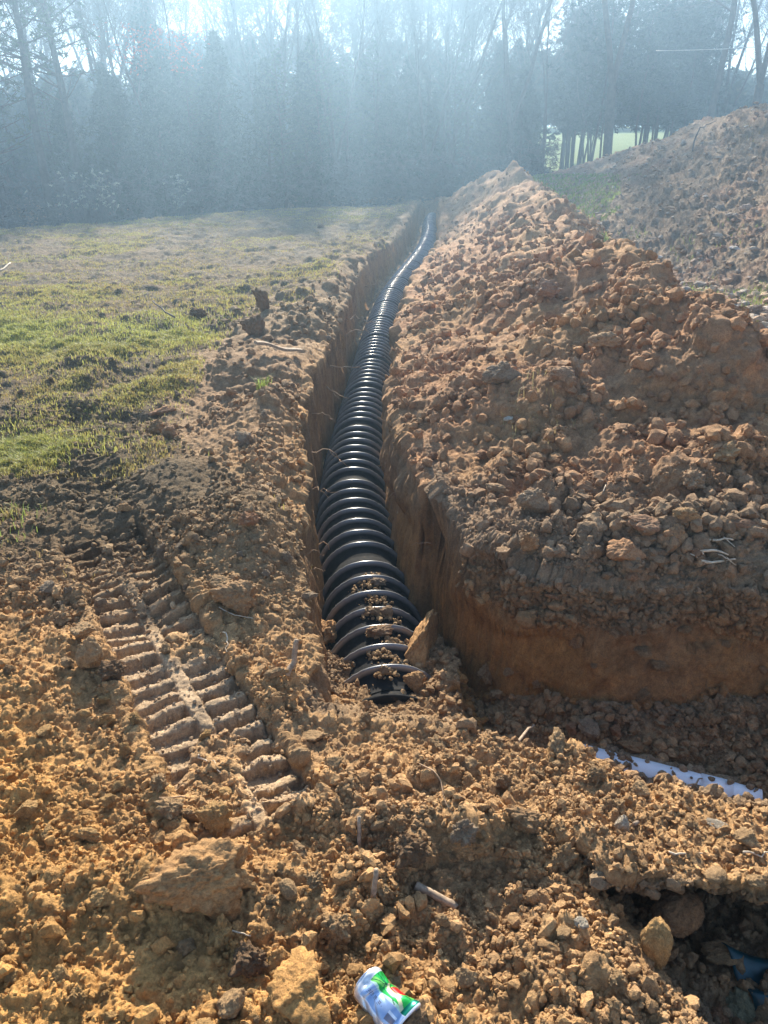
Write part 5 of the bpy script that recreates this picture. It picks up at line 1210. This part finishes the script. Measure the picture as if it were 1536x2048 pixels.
# pale leaved shrubs
for k, (u, y, w_, lab) in enumerate([(165, 27.5, .9, 'shrub with pale shining leaves at the wood edge below the tall pines'), (207, 28, .5, 'small pale leaved shrub right of the shining one'), (364, 31, .35, 'thin pale sapling catching the light at the wood edge')]):
    x = xz(u, y); g = np.random.default_rng(600 + k); z0_ = gz(x, y); C_ = np.stack([g.normal(0, w_ * .5, 50), g.normal(0, w_ * .5, 50), g.uniform(.9, 2.1, 50)], 1)
    o = empty('shrub', (x, y, z0_)); V1, F1 = tubes(C_ * np.array([.15, .15, 0]), C_, np.full(50, .012), np.full(50, .006), 4); link('stems', make_mesh('stems', V1, F1.astype(np.int32)), M['twig'], o)
    V2, F2 = tufts(C_, g.uniform(.08, .16, 50), 6, .06, 5); link('leaves', make_mesh('leaves', V2, F2, False), M['paleleaf'], o); tag(o, lab, 'shrub')
# road across the far field
rv, rf = [], []
for k, x in enumerate(np.linspace(8, 60, 60)):
    for y in np.linspace(92, 96.5, 5): rv.append([x, y + .05 * x, 0])
rv = np.array(rv)
for r_ in rv: r_[2] = gz(r_[0], r_[1]) 
# smooth over the coarse sheet
rv[:, 2] = np.max([[gz(a_, b_ + o_) for o_ in (-3, 0, 3)] for a_, b_ in rv[:, :2]], axis=1) + .06
ii = np.arange(300).reshape(60, 5); Fq = np.stack([ii[:-1, :-1], ii[1:, :-1], ii[1:, 1:], ii[:-1, 1:]], -1).reshape(-1, 4)
o = link('road', make_mesh('road', rv, Fq.astype(np.int32)), M['asphalt']); tag(o, 'grey road crossing the sunlit field beyond the trees', 'road', kind='structure')
# overhead cable at the upper right
pts = np.array([[12.5 + t_ * 12, 40 - t_ * 1.0, 6.1 + .9 * t_ + 1.0 * (t_ - .5) ** 2] for t_ in np.linspace(0, 1, 20)])
V, fs = polytube(pts, .018, 8); o = link('overhead_cable', make_mesh('overhead_cable', V, [x_.astype(np.int32) for x_ in fs]), M['cable']); tag(o, 'pale overhead cable crossing the trees at the upper right', 'cable')
# ------------------------------------------------------------------ light
SUN_EL, SUN_AZ = R(31), R(-4)      # azimuth measured from +Y towards +X
world = bpy.data.worlds.new('World'); scene.world = world; world.use_nodes = True
wn = world.node_tree; wn.nodes.clear()
wo = wn.nodes.new('ShaderNodeOutputWorld'); bg = wn.nodes.new('ShaderNodeBackground'); sky = wn.nodes.new('ShaderNodeTexSky')
sky.sky_type = 'NISHITA'; sky.sun_disc = False; sky.sun_elevation = SUN_EL; sky.sun_rotation = SUN_AZ
sky.air_density = 1.0; sky.dust_density = .6; sky.ozone_density = 1.5
bg.inputs[1].default_value = .10
wn.links.new(sky.outputs[0], bg.inputs[0]); wn.links.new(bg.outputs[0], wo.inputs[0])
sd = bpy.data.lights.new('sun', 'SUN'); sd.energy = 5.0; sd.angle = R(.5); sd.color = (1, .90, .74)
so = bpy.data.objects.new('sun', sd); COL.objects.link(so)
dirv = Vector((math.sin(SUN_AZ) * math.cos(SUN_EL), math.cos(SUN_AZ) * math.cos(SUN_EL), math.sin(SUN_EL)))
so.rotation_euler = dirv.to_track_quat('Z', 'Y').to_euler(); so.location = (0, 30, 30)
# haze
hb = np.array([[x, y, z] for x in (-720, 720) for y in (-80, 930) for z in (-12, 21)], F4)
hf = np.array([[0, 1, 3, 2], [4, 6, 7, 5], [0, 4, 5, 1], [2, 3, 7, 6], [0, 2, 6, 4], [1, 5, 7, 3]], np.int32)
m = bpy.data.materials.new('haze_air'); m.use_nodes = True; nt = m.node_tree; nt.nodes.clear()
ou = nt.nodes.new('ShaderNodeOutputMaterial'); vo = nt.nodes.new('ShaderNodeVolumePrincipled')
vo.inputs['Color'].default_value = (.46, .72, 1.0, 1); vo.inputs['Density'].default_value = HAZE
vo.inputs['Anisotropy'].default_value = .68
nt.links.new(vo.outputs[0], ou.inputs['Volume'])
o = link('haze', make_mesh('haze', hb, hf, False), m); tag(o, 'pale blue sunlit haze in the air', 'haze', kind='stuff')
scene.view_settings.view_transform = 'Standard'; scene.view_settings.look = 'None'
scene.view_settings.gamma = 1; scene.view_settings.exposure = EXPO
scene.cycles.volume_bounces = 0; scene.cycles.max_bounces = 6; scene.cycles.diffuse_bounces = 3
scene.cycles.transparent_max_bounces = 8; scene.cycles.use_denoising = True
scene.cycles.caustics_reflective = False; scene.cycles.caustics_refractive = False
